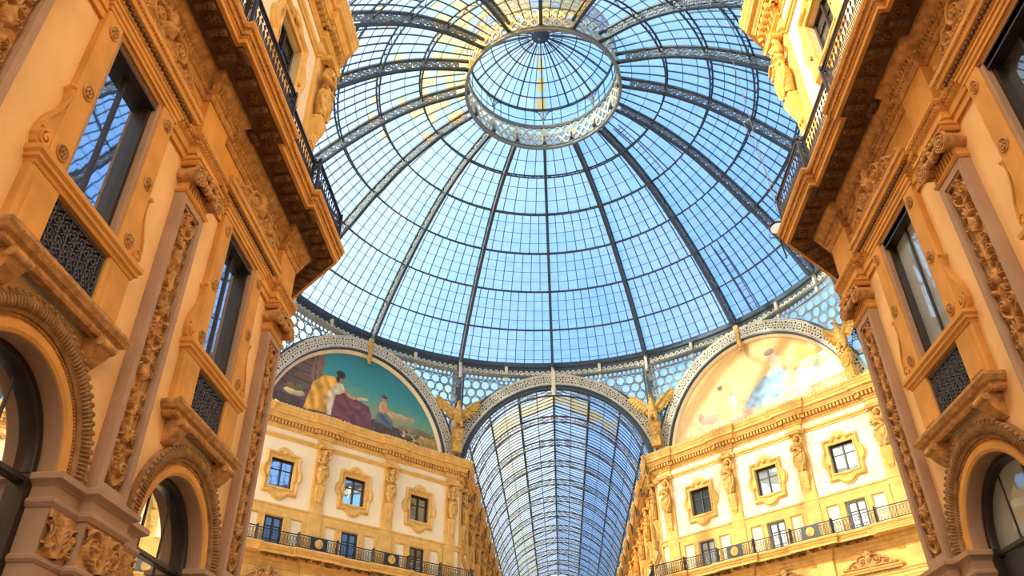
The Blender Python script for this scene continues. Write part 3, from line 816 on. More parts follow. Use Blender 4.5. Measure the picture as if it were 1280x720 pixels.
def make_caryatid():
    """standing wall figure on a tapering pedestal; z measured with the balcony floor at 14.0"""
    t = thing('caryatid', '', 'statue')
    MB().bbox(-.44, .44, -.02, .13, 14.0, 21.2, .02).build('pilaster_strip', 'ochre', t)
    h = MB()
    P = []; 
    for z, w, d in ((16.95, .12, .14), (17.05, .15, .20), (17.45, .20, .27), (17.75, .26, .38), (18.1, .30, .46)):
        P.append((z, w, d))
    vs = []; fs = []
    for z, w, d in P: vs += [(-w, .1, z), (w, .1, z), (w, d, z), (-w, d, z)]
    for i in range(len(P)-1):
        for k in range(4): fs.append((i*4+k, i*4+(k+1)%4, i*4+4+(k+1)%4, i*4+4+k))
    h.add(vs, fs)
    for k in range(5):
        h.ell((0, .40-.055*k, 18.1-.22*k), (.13-.02*k, .07, .11), 8, 6)
        for sx in (-1, 1):
            w = .30-.012*k-.035*k*.4; h.ell((sx*(w-.03-.02*k), .26-.03*k, 18.05-.2*k), (.05, .10-.012*k, .08), 8, 6); h.ell((sx*(.17-.02*k), .38-.05*k, 18.0-.2*k), (.07, .06, .09), 8, 6, RX(.5*sx, 'Y'))
    for sx in (-1, 1):
        h.strip(spiral2d(sx*.10, 17.15, .07, 1.4, 0, sx), .03, .12, .26)
    h.build('tapered_pedestal', 'ochre', t)
    f = link('figure', me_fig, t); f.location = (0, 0, 17.75)
    d = link('drapery', me_drap, f)
    MB().sweep([(-.36, 0), (-.36, .5), (.36, .5), (.36, 0)], [(-.2, 20.46), (0, 20.46), (.04, 20.52), (.04, 20.58), (.08, 20.62), (-.2, 20.66)], 1).build('capital_block', 'ochre', t)
    return t
pcary = make_caryatid()
# ------------------------------------------------------------------ attic windows with lobed frames
def star_ring(mb, rin, rout, prof, cz, n=120):
    P = []; F = []; m = len(prof)
    for i in range(n):
        a = 2*pi*i/n; ri, ro = rin(a), rout(a)
        for t, y in prof:
            r = ri+(ro-ri)*t; P.append((r*cos(a), y, cz+r*sin(a)))
    for i in range(n):
        j = (i+1) % n
        for k in range(m-1): F.append((i*m+k, i*m+k+1, j*m+k+1, j*m+k))
    return mb.add(P, F)
def r_rect(w, h): return lambda a: min(w/max(1e-6, abs(cos(a))), h/max(1e-6, abs(sin(a))))
def r_lobed(w, h, lobes):
    base = r_rect(w, h)
    def f(a):
        r = base(a); dx, dz = cos(a), sin(a)
        for x, z, q in lobes:
            bq = dx*x+dz*z; disc = bq*bq-(x*x+z*z-q*q)
            if disc > 0 and bq > 0: r = max(r, bq+sqrt(disc))
        return r
    return f
def make_attic_window(pane, curtain=False):
    t = thing('attic_window', '', 'window'); cz = 18.38
    s = MB(); star_ring(s, r_rect(.76, .83), r_lobed(1.12, 1.27, [(0, 1.0, .60), (0, -1.0, .60), (.80, 0, .58), (-.80, 0, .58)]),
        [(0, -.25), (0, .10), (.10, .13), (.20, .13), (.26, .06), (.48, .07), (.56, .14), (.72, .19), (.84, .17), (.9, .10), (1, .07), (1, -.02)], cz)
    sf = s.build('lobed_frame', 'ochre', t, True, 35)
    o = MB()
    for sx in (-1, 1):
        o.strip(spiral2d(sx*.42, cz+1.12, .11, 1.4, pi/2, -sx), .045, .08, .17)
        o.strip(spiral2d(sx*.95, cz-.30, .10, 1.4, 0, sx), .04, .08, .16)
    o.ell((0, .16, cz+1.22), (.16, .08, .12), 10, 7)
    o.build('scroll_ornament', 'ochre', sf)
    f = MB()
    for x in (-.71, .71): f.box(x-.055, x+.055, -.24, -.14, cz-.84, cz+.84)
    for z in (-.79, .79): f.box(-.76, .76, -.24, -.14, cz+z-.05, cz+z+.05)
    f.box(-.04, .04, -.25, -.12, cz-.8, cz+.8); f.box(-.7, .7, -.24, -.16, cz+.22, cz+.27)
    f.build('sash_frame', 'bronze', t)
    for sx in (-1, 1): MB().box(min(0, sx*.7), max(0, sx*.7), -.21, -.20, cz-.8, cz+.8).build('pane', pane, t)
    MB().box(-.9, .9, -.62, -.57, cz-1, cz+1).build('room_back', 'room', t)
    return t
def make_door(pane):
    t = thing('balcony_door', '', 'door')
    MB().plate(rect(-2.05, 2.05, 13.98, 16.2), [rect(-.60, .60, 13.98, 15.85), rect(-1.74, -1.02, 14.2, 15.85), rect(1.02, 1.74, 14.2, 15.85)], -.04, .07).build('surround', 'ochre', t)
    mb = MB()
    for x in (-1.35, 0, 1.35):
        w = .64 if x == 0 else .40
        mb.strip([(x-w, 14.0), (x-w, 15.9), (x+w, 15.9), (x+w, 14.0)], .07, .06, .11)
    mb.build('panel_moulding', 'ochre', t)
    f = MB()
    for x in (-.5, .5): f.box(x-.05, x+.10, -.14, -.02, 14, 15.84) if x > 0 else f.box(x-.10, x+.05, -.14, -.02, 14, 15.84)
    f.box(-.55, .55, -.14, -.02, 15.74, 15.85); f.box(-.04, .04, -.14, 0, 14, 15.8); f.box(-.5, .5, -.13, -.04, 15.25, 15.3)
    f.build('frame', 'bronze', t)
    for sx in (-1, 1): MB().box(min(0, sx*.56), max(0, sx*.56), -.1, -.09, 14, 15.8).build('pane', pane, t)
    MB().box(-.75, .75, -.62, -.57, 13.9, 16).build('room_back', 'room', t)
    return t
aw = {'blue': make_attic_window('pane_blue'), 'dark': make_attic_window('pane_dark'), 'curtain': make_attic_window('pane_curtain')}
dw = {'dark': make_door('pane_dark'), 'curtain': make_door('pane_curtain')}
used = set()
def place(proto, loc, rz, lab, grp=None):
    if proto.name in used: return dup(proto, loc, rz, lab, grp)
    used.add(proto.name); proto.location = loc; proto.rotation_euler = (0,0,rz); proto['label'] = lab
    if grp: proto['group'] = grp
    return proto
SB = [-5.0, 0.0, 5.0]; SP = [-7.55, -2.5, 2.5, 7.55]
E3 = {-5.0: 'nearest the foreground pilaster', 0.0: 'middle', 5.0: 'next to the glass vault'}
for side in (-1, 1):
    nm = 'shaded left facade' if side < 0 else 'sunlit golden right facade'
    for s in SB:
        kind = ('blue' if s < 5 else 'dark') if side < 0 else ('curtain' if s < 5 else 'dark')
        look = {'blue': 'blue reflecting panes', 'dark': 'dim grey panes', 'curtain': 'pale panes'}[kind]
        loc, rz = far_at(side, s)
        pos = {-5.0: 'nearest the foreground pilaster', 0.0: 'in the middle bay', 5.0: 'in the bay beside the vault'}[s]
        place(aw[kind], loc, rz, 'lobed attic window with %s, %s, %s' % (look, pos, nm), 'attic windows under the mosaics')
        place(dw['dark' if side < 0 else 'curtain'], loc, rz, 'balcony door with side panels, %s, %s' % (pos, nm), 'balcony doors under the attic windows')
    for s in SP:
        loc, rz = far_at(side, s)
        pos = {-7.55: 'beside the foreground pilaster', -2.5: 'between the first and middle windows', 2.5: 'between the middle and last windows', 7.55: 'at the corner beside the glass vault'}[s]
        if side < 0 and s == -7.55: continue
        place(pcary, loc, rz, 'carved wall figure %s, %s' % (pos, nm), 'carved wall figures of the octagon facades')
    loc, rz = near_at(side, 16.02, ZOFF)
    place(pcary, loc, rz, 'large carved wall figure above the near %s balcony corner, seen from the side' % SN[side], 'wall figures above the near balconies')
    loc, rz = near_at(side, AX[2], ZOFF)
    place(aw['dark'], loc, rz, 'lobed attic window behind the near %s balcony railing, cut by the top of the frame' % SN[side], 'attic windows above the near balconies')

# ------------------------------------------------------------------ attic cornices and string courses
ATT = [(-.12, 21.1), (.05, 21.1), (.05, 21.2), (.10, 21.24), (.12, 21.30), (.12, 21.56), (.36, 21.60), (.36, 21.66), (.42, 21.72), (.46, 21.84), (.58, 21.86), (.58, 22.02), (.62, 22.06), (.66, 22.18), (.72, 22.26), (.72, 22.34), (.5, 22.36), (.3, 22.40), (.3, 22.62), (-.3, 22.62)]
def make_attic_cornice(path, side, dz, lab, vis, dent_step=.22):
    t = thing('attic_cornice', lab, 'cornice', (0,0,0), 0, 'attic cornices')
    MB().sweep(path, [(o, z+dz) for o, z in ATT], side).build('moulding', 'ochre', t)
    d = MB(); n = 0
    def put(mb, x, y, z, rot):
        mb2 = MB().box(-.06, .06, -.1, .12, -.11, .11); mb2.xf(lambda p: tuple(rot @ Vector(p) + Vector((x, y, z)))); mb.add(mb2.v, mb2.f)
    bead_run(d, path, side, .22, 21.45+dz, dent_step, put, vis)
    if d.v: d.build('dentil_trim', 'ochre_dark', t)
    g = MB(); bead_run(g, path, side, .70, 22.36+dz, .26, (.07, .06, .08), vis)
    if g.v: g.build('leaf_trim', 'ochre', t, True)
    return t
def make_string(path, side, z0, lab, prof=((-.1, 0), (.06, 0), (.06, .1), (.11, .13), (.13, .2), (.13, .25), (-.1, .27))):
    t = MB().sweep(path, [(o, z0+z) for o, z in prof], side).build('string_course', 'ochre')
    return tag(t, lab, 'moulding', 'string courses')
NTH = ['first', 'second', 'third', 'fourth', 'fifth', 'sixth', 'seventh', 'eighth', 'ninth']
ARM1 = 140.0; ARMX = 6.9; ARMY = YC + 11.95 + K*8.35
ARMP = [ARMY+.75+5.0*i for i in range(0, 12)]
def far_path(side, e, h):
    pts = []
    for s, x in ress((-9.6, 8.35), e, h, SP):
        pts.append(far_pt(side, s, x))
    cx, cy = side*(ARMX), ARMY
    k = e*math.tan(pi/8)
    last = far_pt(side, 8.35, 0)
    pts[-1] = (last[0]-side*e, last[1]-k)
    for a in ARMP:
        y0, y1 = a-h, a+h
        if a == ARMP[0]: pts += [(side*(ARMX-e), y1), (side*ARMX, y1)]
        else: pts += [(side*ARMX, y0), (side*(ARMX-e), y0), (side*(ARMX-e), y1), (side*ARMX, y1)]
    pts.append((side*ARMX, ARM1)); return pts
for side in (-1, 1):
    nm = 'shaded left facade' if side < 0 else 'sunlit golden right facade'
    fp = far_path(side, .14, .5); plain = far_path(side, .02, .45)
    make_attic_cornice(fp, side, 0, 'dentilled ochre cornice under the %s mosaic, running on along the vaulted arm' % ('teal' if side < 0 else 'golden'), lambda x, y: True)
    make_string(fp, side, 20.48, 'thin ochre string course above the attic windows of the %s' % nm)
    make_string(plain, side, 16.17, 'broad ochre band below the attic windows of the %s' % nm, ((-.1, 0), (.08, 0), (.08, .22), (.12, .25), (.14, .3), (.14, .34), (-.1, .36)))
    far_vis = lambda x, y: y < 58
    make_entablature(side, far_path(side, .15, .45), -.65, 'entablature carrying the balcony of the %s' % nm, lambda x, y: 42 < y < 54 and abs(x) < 17, 'ochre', 'ochre_dark', 'ochre', 'entablatures of the octagon facades', True)
    r = make_railing(far_path(side, .15, .45), side, .82, 14.07, .78, 'dark iron balcony railing across the %s' % nm, lambda x, y: y < 55, 'octagon balcony railings')
    for s in (-2.5, 2.5):
        m = MB(); m.lathe([(0, 0), (.26, 0), (.26, .04), (.2, .06), (.12, .05), (0, .07)], 18, (0, 0, 0), 'Y')
        pn = MB().box(-.55, .55, .0, .02, 14.16, 14.80).xf(lambda p: far_xf(side)((s+p[0], .985+p[1], p[2])))
        pnl = pn.build('solid_panel', 'iron', r)
        m.xf(lambda p: far_xf(side)((s+p[0], 1.0+p[1], 14.48+p[2])))
        md = m.build('medallion', 'statue', pnl, True, 40)
    # near
    np_ = near_path(side, .14, .45)
    make_attic_cornice(np_, side, ZOFF+.3, 'ochre cornice at the very top %s of the near facade' % SN[side], lambda x, y: 3 < y < 20)
    make_string(np_, side, 20.5+ZOFF, 'string course above the near %s attic window' % SN[side])
    # pediments and pilaster capitals peeping in at the bottom of the far facades
    for s in SB:
        loc, rz = far_at(side, s, -.65)
        dup(pp, loc, rz, 'carved pediment tip under the balcony, %s of the %s' % ({-5.0: 'foreground end', 0.0: 'middle', 5.0: 'vault end'}[s], nm), 'pediments of the octagon facades')
    for s in SP[1:] if side < 0 else SP:
        loc, rz = far_at(side, s, -.65)
        dup(proto_pil, loc, rz, 'carved pilaster below the balcony, %s of the %s' % ({-7.55: 'foreground end', -2.5: 'second', 2.5: 'third', 7.55: 'corner by the vault'}[s], nm), 'pilasters of the octagon facades')

# ------------------------------------------------------------------ far walls
for side in (-1, 1):
    low = MB().plate(rect(-9.6, 8.35, 0, 22.3), [rect(s-.76, s+.76, 17.55, 19.21) for s in SB] + [rect(s-.58, s+.58, 14.0, 15.83) for s in SB], -.5, 0).xf(far_xf(side))
    structure('wall_far_%s' % SN[side], low, 'cream', 'cream octagon wall on the far %s under the mosaic' % SN[side])
    arm = MB().plate(rect(ARMY, ARM1, 0, 22.5), [rect(a+2.5-.76, a+2.5+.76, 17.55, 19.21) for a in ARMP[:7]], -.5, 0)
    arm.xf(lambda p: (side*(ARMX-p[1]), p[0], p[2]))
    structure('wall_arm_%s' % SN[side], arm, 'cream', 'cream wall of the vaulted arm on the %s' % SN[side])
    rz = pi/2 if side > 0 else -pi/2
    for i, a in enumerate(ARMP[:9]):
        place(pcary, (side*ARMX, a, 0), rz, '%s carved figure along the %s wall of the vaulted arm' % (NTH[i], SN[side]), 'wall figures of the vaulted arm')
        if i < 7: place(aw['dark'], (side*ARMX, a+2.5, 0), rz, '%s attic window along the %s wall of the vaulted arm' % (NTH[i], SN[side]), 'attic windows of the vaulted arm')
    back = MB().box(-30 if side < 0 else 9, -9 if side < 0 else 30, ARM1, ARM1+1, 0, 22)
# ------------------------------------------------------------------ mosaic lunettes
def pip(X, Z, poly):
    ins = np.zeros(X.shape, bool); n = len(poly)
    for i in range(n):
        x0, z0 = poly[i]; x1, z1 = poly[(i+1) % n]
        c = ((z0 > Z) != (z1 > Z)) & (X < (x1-x0)*(Z-z0)/((z1-z0) or 1e-9)+x0); ins ^= c
    return ins
def smooth_noise(shape, cell, seed):
    rs = np.random.RandomState(seed); h, w = shape; g = rs.rand(h//cell+3, w//cell+3)
    y = np.arange(h)/cell; x = np.arange(w)/cell; i = y.astype(int); j = x.astype(int); fy = (y-i)[:, None]; fx = (x-j)[None, :]
    fy = fy*fy*(3-2*fy); fx = fx*fx*(3-2*fx)
    return (g[i][:, j]*(1-fy)+g[i+1][:, j]*fy)*(1-fx)+(g[i][:, j+1]*(1-fy)+g[i+1][:, j+1]*fy)*fx
def lin(c): return np.array([((v/255)/12.92 if v/255 <= .04045 else ((v/255+.055)/1.055)**2.4) for v in c])
class Painting:
    def __init__(s, R, zc, z0, dx=.035):
        s.x = np.arange(-R, R+dx, dx); s.z = np.arange(z0, zc+R+dx, dx); s.X, s.Z = np.meshgrid(s.x, s.z); s.R = R; s.zc = zc
        s.C = np.zeros(s.X.shape+(3,)); s.n1 = smooth_noise(s.X.shape, 9, 1); s.n2 = smooth_noise(s.X.shape, 3, 2); s.n3 = smooth_noise(s.X.shape, 22, 3)
        s.WX = s.X+.10*(smooth_noise(s.X.shape, 7, 5)-.5); s.WZ = s.Z+.10*(smooth_noise(s.X.shape, 7, 6)-.5)
    def put(s, mask, rgb, var=.25):
        v = 1+1.7*var*((s.n1*.4+s.n2*.3+s.n3*.3)-.5)*2
        s.C[mask] = (lin(rgb)[None, None, :]*v[..., None])[mask]
    def ell(s, x, z, rx, rz, rgb, ang=0, var=.25):
        c, q = cos(ang), sin(ang); dx = s.WX-x; dz = s.WZ-z
        m = ((dx*c+dz*q)/rx)**2+((-dx*q+dz*c)/rz)**2 < 1; s.put(m, rgb, var)
        s.C[m] *= np.clip(1+.32*(-dx/rx*.6+dz/rz*.7), .5, 1.4)[m][:, None]
    def poly(s, P, rgb, var=.3): s.put(pip(s.WX, s.WZ, P), rgb, var)
    def folds(s, P, rgb, ang, freq=9, amp=.35):
        m = pip(s.WX, s.WZ, P); u = s.WX*cos(ang)+s.WZ*sin(ang)+.15*s.n1
        v = (1+amp*np.sin(u*freq+3*s.n3)*(.5+.5*s.n2))*(.7+.6*s.n1); s.C[m] = (lin(rgb)[None, None, :]*v[..., None])[m]
    def build(s, name, fn):
        r, c = s.X.shape; inside = (s.X**2+(s.Z-s.zc)**2) < (s.R)**2
        idx = -np.ones(s.X.shape, int); q = np.zeros(s.X.shape, bool)
        cell = inside[:-1, :-1] & inside[1:, :-1] & inside[:-1, 1:] & inside[1:, 1:]
        for a, b in ((0,0),(1,0),(0,1),(1,1)): q[a:a+cell.shape[0], b:b+cell.shape[1]] |= cell
        idx[q] = np.arange(q.sum()); V = [fn((x, 0, z)) for x, z in zip(s.X[q], s.Z[q])]
        I, J = np.nonzero(cell); F = np.stack([idx[I, J], idx[I, J+1], idx[I+1, J+1], idx[I+1, J]], 1).tolist()
        me = bpy.data.meshes.new(name); me.from_pydata(V, [], F)
        at = me.attributes.new('tessera', 'FLOAT_COLOR', 'POINT'); col = np.ones((len(V), 4), np.float32); col[:, :3] = np.clip(s.C[q], 0, 1); at.data.foreach_set('color', col.ravel())
        return me
mm, n_, out_ = nt('mosaic_tesserae'); bs = n_.nodes.new('ShaderNodeBsdfPrincipled'); bs.inputs['Roughness'].default_value = .55
aa = n_.nodes.new('ShaderNodeAttribute'); aa.attribute_name = 'tessera'; n_.links.new(aa.outputs['Color'], bs.inputs['Base Color']); n_.links.new(bs.outputs[0], out_.inputs['Surface']); M['mosaic'] = mm
LR, LZ = 6.78, 21.25
def ramp(Z, stops):
    zs = [a for a, _ in stops]; return np.stack([np.interp(Z, zs, [lin(c)[k] for _, c in stops]) for k in range(3)], -1)
# left: teal sky, seated robed figure, smaller companion, heap of fruit, masonry on the left
P = Painting(LR, LZ, 22.0)
P.C = ramp(P.Z+.25*(P.X*.35)+.6*(P.n1-.5), [(22.5, (140,108,60)), (23.6, (160,138,78)), (24.8, (104,146,116)), (26.0, (58,134,130)), (28, (46,116,124))])
P.poly([(-6.9, 22), (-6.9, 28), (-3.1, 28.2), (-3.1, 24.6), (-2.2, 23.6), (-2.0, 22)], (104,78,62))
for k in range(5): P.poly([(-6.9, 24.4+k*.55), (-6.9, 24.5+k*.55), (-3.1, 24.2+k*.62), (-3.1, 24.1+k*.62)], (78,58,48), .1)
P.poly([(-3.9, 25.2), (-3.1, 25.1), (-3.15, 28), (-3.85, 28)], (128,96,70)); P.poly([(-3.7, 25), (-3.55, 25), (-3.6, 28), (-3.7, 28)], (96,72,56))
P.poly([(-6.9, 22), (-6.9, 23.7), (-4, 23.5), (-1, 23.4), (1.6, 23.9), (3.2, 23.6), (5.0, 23.0), (6.8, 22.6), (6.8, 22)], (84,66,52))
P.ell(4.6, 23.8, 1.6, .28, (128,112,78)); P.ell(5.6, 23.3, 1.2, .3, (176,136,62)); P.ell(2.9, 24.4, 1.5, .3, (170,150,100), .1)
P.ell(-4.9, 23.9, .75, .22, (196,178,118)); P.ell(-5.0, 24.15, .7, .13, (120,88,52)); P.ell(-4.6, 24.3, .28, .16, (88,100,60)); P.ell(-5.25, 24.3, .22, .15, (150,90,50))
cape = [(-4.1, 23.0), (-3.95, 23.9), (-3.7, 25.0), (-3.1, 25.7), (-2.3, 25.8), (-1.6, 25.4), (-1.3, 24.9), (-1.9, 24.6), (-2.4, 23.2)]
P.folds(cape, (214,152,46), .5, 8); P.folds([(-2.5, 23.0), (-2.6, 24.6), (-2.1, 25.4), (-1.6, 25.5), (-1.2, 25.0), (-1.5, 23.2)], (196,178,140), .2, 10, .25)
P.folds([(-2.2, 23.0), (-2.0, 24.6), (-1.2, 25.0), (-.2, 24.75), (.6, 24.5), (.9, 23.9), (.9, 23.0)], (112,62,66), 1.0, 8, .3)
P.ell(-1.75, 25.95, .24, .33, (176,116,76)); P.ell(-1.80, 26.15, .33, .26, (52,36,28)); P.ell(-1.95, 25.85, .13, .35, (60,42,32))
P.poly([(-1.3, 25.2), (-.9, 24.9), (-.1, 24.85), (-.1, 24.7), (-1.0, 24.7), (-1.5, 25.0)], (190,134,92)); P.poly([(-.4, 24.95), (.4, 25.1), (.45, 24.95), (-.3, 24.75)], (176,168,120))
P.ell(1.75, 24.75, .32, .52, (196,140,92)); P.ell(1.75, 25.5, .18, .22, (192,138,92)); P.ell(1.75, 25.62, .22, .17, (92,60,38))
P.folds([(1.1, 23.6), (1.3, 24.35), (2.0, 24.45), (2.6, 24.0), (2.6, 23.5)], (92,98,104), 1.1, 10, .3); P.poly([(2.0, 24.9), (2.7, 24.5), (2.75, 24.38), (2.0, 24.7)], (190,134,90))
for k in range(40):
    rn = random.Random(k); P.ell(3.0+rn.random()*2.3, 22.9+rn.random()*.75-(k%5)*.03, .08+.1*rn.random(), .09, [(172,150,96), (120,70,60), (86,96,60), (206,186,140), (70,56,50)][k % 5])
me_l = P.build('mosaic_left', lambda p: far_xf(-1)((p[0], -.28, p[2]))); me_l.materials.append(M['mosaic'])
# right: warm golden sky, seated woman in blue, child, white cloud, animal
P = Painting(LR, LZ, 22.0)
P.C = ramp(P.Z+.5*(P.n1-.5), [(22.5, (196,156,104)), (24, (206,172,116)), (26, (212,172,98)), (28, (200,152,78))])
P.ell(-5.2, 24.4, 2.3, .9, (246,238,222), 0, .05); P.ell(-3.9, 24.0, 1.5, .6, (242,230,210), 0, .05); P.ell(-4.6, 24.9, 1.1, .4, (186,196,160), .1, .15); P.ell(-5.0, 26.0, .7, .25, (222,190,150))
P.poly([(-6.8, 22), (-6.8, 23.0), (-3, 23.4), (0, 23.3), (3.5, 23.1), (6.8, 22.7), (6.8, 22)], (206,176,134))
P.folds([(-2.7, 23.6), (-2.8, 24.9), (-2.0, 25.4), (-1.0, 25.2), (.0, 24.5), (.9, 23.5), (.5, 23.2)], (138,166,186), .9, 7, .18)
P.folds([(-.4, 23.4), (1.2, 23.5), (2.2, 23.2), (2.0, 22.9), (-.6, 23.0)], (214,160,126), 0, 5, .15)
P.poly([(-2.5, 25.2), (-2.4, 26.1), (-2.0, 26.4), (-1.6, 26.0), (-1.7, 25.1)], (234,206,180)); P.ell(-1.75, 26.55, .26, .34, (220,170,130)); P.ell(-1.75, 26.72, .36, .24, (122,84,58)); P.poly([(-2.3, 26.0), (-1.3, 25.4), (-1.1, 25.2), (-1.3, 25.1), (-2.2, 25.5)], (230,196,164))
P.ell(-3.05, 25.35, .62, .66, (208,152,106)); P.ell(-3.05, 25.35, .4, .42, (228,182,136)); P.ell(-2.8, 24.4, .5, .7, (226,186,150))
P.folds([(1.9, 23.3), (1.9, 24.8), (2.3, 25.3), (2.8, 24.9), (3.0, 23.4)], (196,176,100), .1, 9, .2); P.ell(2.35, 25.55, .2, .25, (206,146,104)); P.ell(2.35, 25.66, .22, .16, (120,80,50)); P.ell(1.55, 24.3, .28, .6, (230,178,150)); P.ell(1.5, 25.0, .18, .2, (212,160,120))
P.ell(3.6, 23.75, .8, .36, (176,138,110), .2); P.ell(4.2, 24.1, .25, .3, (160,120,96)); P.ell(5.0, 23.1, .9, .22, (190,160,120))
me_r = P.build('mosaic_right', lambda p: far_xf(1)((p[0], -.28, p[2]))); me_r.materials.append(M['mosaic'])
LUN = {-1: (me_l, 'lunette mosaic with teal sky and a robed figure above the left facade'), 1: (me_r, 'golden lunette mosaic with a figure in blue above the right facade')}
for side in (-1, 1):
    t = thing('lunette_mosaic', LUN[side][1], 'mosaic', (0,0,0), 0, 'lunette mosaics')
    link('mosaic_picture', LUN[side][0], t)
    MB().plate([(LR*cos(pi*i/48), LZ+LR*sin(pi*i/48)) for i in range(49)], [], -.5, -.30).xf(far_xf(side)).build('backing', 'ochre', t)
    MB().arcsweep(0, LZ, [(LR-.02, -.32), (LR-.02, -.22), (LR+.06, -.12), (LR+.2, -.10), (LR+.24, -.16), (LR+.24, -.4)], n=72).xf(far_xf(side)).build('frame_moulding', 'cream', t, True, 40)

# ------------------------------------------------------------------ filigree arch bands
def band_parts(t, xf, keymat='gold', r0=7.08, r1=7.95, a0=radians(8)):
    n = 72; A = [a0+(pi-2*a0)*i/n for i in range(n+1)]
    pt = lambda r, a: (r*cos(a), LZ+r*sin(a))
    MB().plate([pt(r1, a) for a in A]+[pt(r0, a) for a in reversed(A)], [], -.02, .02).xf(xf).build('back_plate', 'steel', t)
    m = MB()
    for r in (r0+.04, r0+.13, r1-.13, r1-.04): m.strip([pt(r, a) for a in A], .05, .0, .09)
    m.xf(xf).build('rim_bars', 'steelpale', t)
    f = MB(); k = 30; rm = (r0+r1)/2; da = (pi-2*a0)/k
    for i in range(k):
        a = a0+da*(i+.5); c = pt(rm, a); rr = rm*da*.46
        f.strip(ring2d(c, min(rr, .27), 16), .07, .02, .07, True)
        f.strip(ring2d(c, .10, 8), .08, .02, .08, True)
        for q in range(6): f.strip([(c[0]+.12*cos(a+q*pi/3), c[1]+.12*sin(a+q*pi/3)), (c[0]+.26*cos(a+q*pi/3), c[1]+.26*sin(a+q*pi/3))], .05, .02, .07)
        for q in (-1, 1):
            a2 = a0+da*i; p = pt(rm+q*.20, a2); f.strip(ring2d(p, .12, 10), .06, .02, .07, True)
            for w_ in (-1, 1):
                p2 = pt(rm+q*.29, a2+w_*.030); f.strip(ring2d(p2, .05, 7), .05, .02, .07, True)
    f.xf(xf).build('filigree', 'steelpale', t)
    d = MB(); 
    d.strip([pt(r0-.06, a) for a in A], .10, -.45, .10); d.xf(xf).build('soffit_rib', 'steel', t)
    br = MB(); br.box(-.14, .14, .02, .22, LZ+r0-.25, LZ+r1+.2); br.ell((0, .16, LZ+r0-.45), (.2, .14, .3), 10, 8); br.ell((0, .16, LZ+r0-.8), (.12, .1, .14), 8, 6)
    br.xf(xf).build('key_bracket', keymat, t)
for side in (-1, 1):
    t = thing('arch_band', 'pale filigree iron arch band around the %s lunette' % ('teal' if side < 0 else 'golden'), 'arch band', (0,0,0), 0, 'filigree arch bands')
    band_parts(t, far_xf(side))
t = thing('arch_band', 'pale filigree iron arch band at the mouth of the vaulted arm', 'arch band', (0,0,0), 0, 'filigree arch bands')
band_parts(t, lambda p: (p[0], ARMY-.1-p[1], p[2]), 'steelpale')

# ------------------------------------------------------------------ eagles on shields
def eagle_body():
    b = MB()
    b.ell((0, .1, 1.95), (.34, .32, .62), 14, 12, RX(-.15)); b.ell((0, .2, 2.4), (.27, .25, .35), 12, 9); b.tube([(0, .2, 2.5), (0, .28, 2.85)], [.2, .14], 10)
    b.ell((.03, .32, 2.98), (.13, .19, .15), 12, 8); b.tube([(.03, .45, 3.0), (.04, .58, 2.97), (.04, .64, 2.88)], [.07, .055, .02], 8)
    for sx in (-1, 1):
        b.tube([(sx*.2, .2, 1.65), (sx*.24, .26, 1.35), (sx*.22, .26, 1.12)], [.19, .13, .08], 10)
        for q in (-.1, 0, .1): b.tube([(sx*.22, .26, 1.12), (sx*.22+q, .42, 1.07)], [.05, .03], 6)
        b.ell((sx*.10, .42, 3.03), (.02, .03, .02), 6, 4)
    for q in (-.18, -.06, .06, .18): b.ell((q, -.05, 1.15), (.09, .06, .5), 8, 6)
    for i in range(5):
        for k in range(5): b.ell(((k-2)*.12+(i%2)*.05, .36-abs(k-2)*.05, 1.65+.17*i), (.07, .05, .09), 7, 5)
    return b
def eagle_wing(sx):
    b = MB(); sh = Vector((sx*.28, .05, 2.3))
    tips = [(1.75, 3.55), (1.78, 3.25), (1.74, 2.98), (1.62, 2.72), (1.45, 2.48), (1.25, 2.25), (1.0, 2.02), (.78, 1.85), (.55, 1.7)]
    for i, (tx, tz) in enumerate(tips):
        t = i/len(tips); root = Vector((sx*(1.0-.75*t), .06-.005*i, 2.95-.9*t)); tip = Vector((sx*tx, .0, tz))
        m = (root+tip)/2; d = tip-root; L = d.length; ang = atan2(d.z, d.x)
        b.ell(m, (L/2, .035, .12), 10, 6, Matrix.Rotation(-ang, 3, 'Y'))
    for i in range(6):
        t = i/5; root = Vector((sx*(.3+.75*t), .09, 2.25+.75*t)); d = Vector((sx*.35, 0, -.22+.15*t)); ang = atan2(d.z, d.x)
        b.ell(root+d*.5, (.28, .05, .12), 9, 6, Matrix.Rotation(-ang, 3, 'Y'))
    b.tube([(sx*.2, .1, 2.2), (sx*.6, .12, 2.6), (sx*1.05, .1, 3.05), (sx*1.45, .05, 3.4)], [.17, .15, .11, .06], 9)
    return b
me_eb = sculpt(eagle_body(), 'eagle_body', 'gold', .035, 2)
me_wl, me_wr = sculpt(eagle_wing(-1), 'eagle_wing', 'gold', .03, 1), sculpt(eagle_wing(1), 'eagle_wing', 'gold', .03, 1)
def make_eagle():
    t = thing('eagle_statue', '', 'statue')
    link('body', me_eb, t); link('wing', me_wl, t); link('wing', me_wr, t)
    s = MB(); out = [(-.42, 1.05), (-.2, .98), (0, 1.04), (.2, .98), (.42, 1.05), (.46, .8), (.38, .55), (.46, .35), (.3, .08), (0, -.12), (-.3, .08), (-.46, .35), (-.38, .55), (-.46, .8)]
    s.plate(out, [], 0, .22); s.plate([(x*.75, .1+z*.78) for x, z in out], [], .2, .3); s.ell((0, .3, .52), (.2, .07, .26), 12, 8)
    for sx in (-1, 1): s.strip(spiral2d(sx*.42, .95, .12, 1.3, 0, sx), .05, .1, .28)
    s.build('shield', 'gold', t, True, 35)
    MB().bbox(-.34, .34, -.25, .24, -.75, .02, .03).build('plinth', 'gold', t)
    return t
pe = make_eagle()
def corner(side): return (side*(ARMX+.35), ARMY-.45)
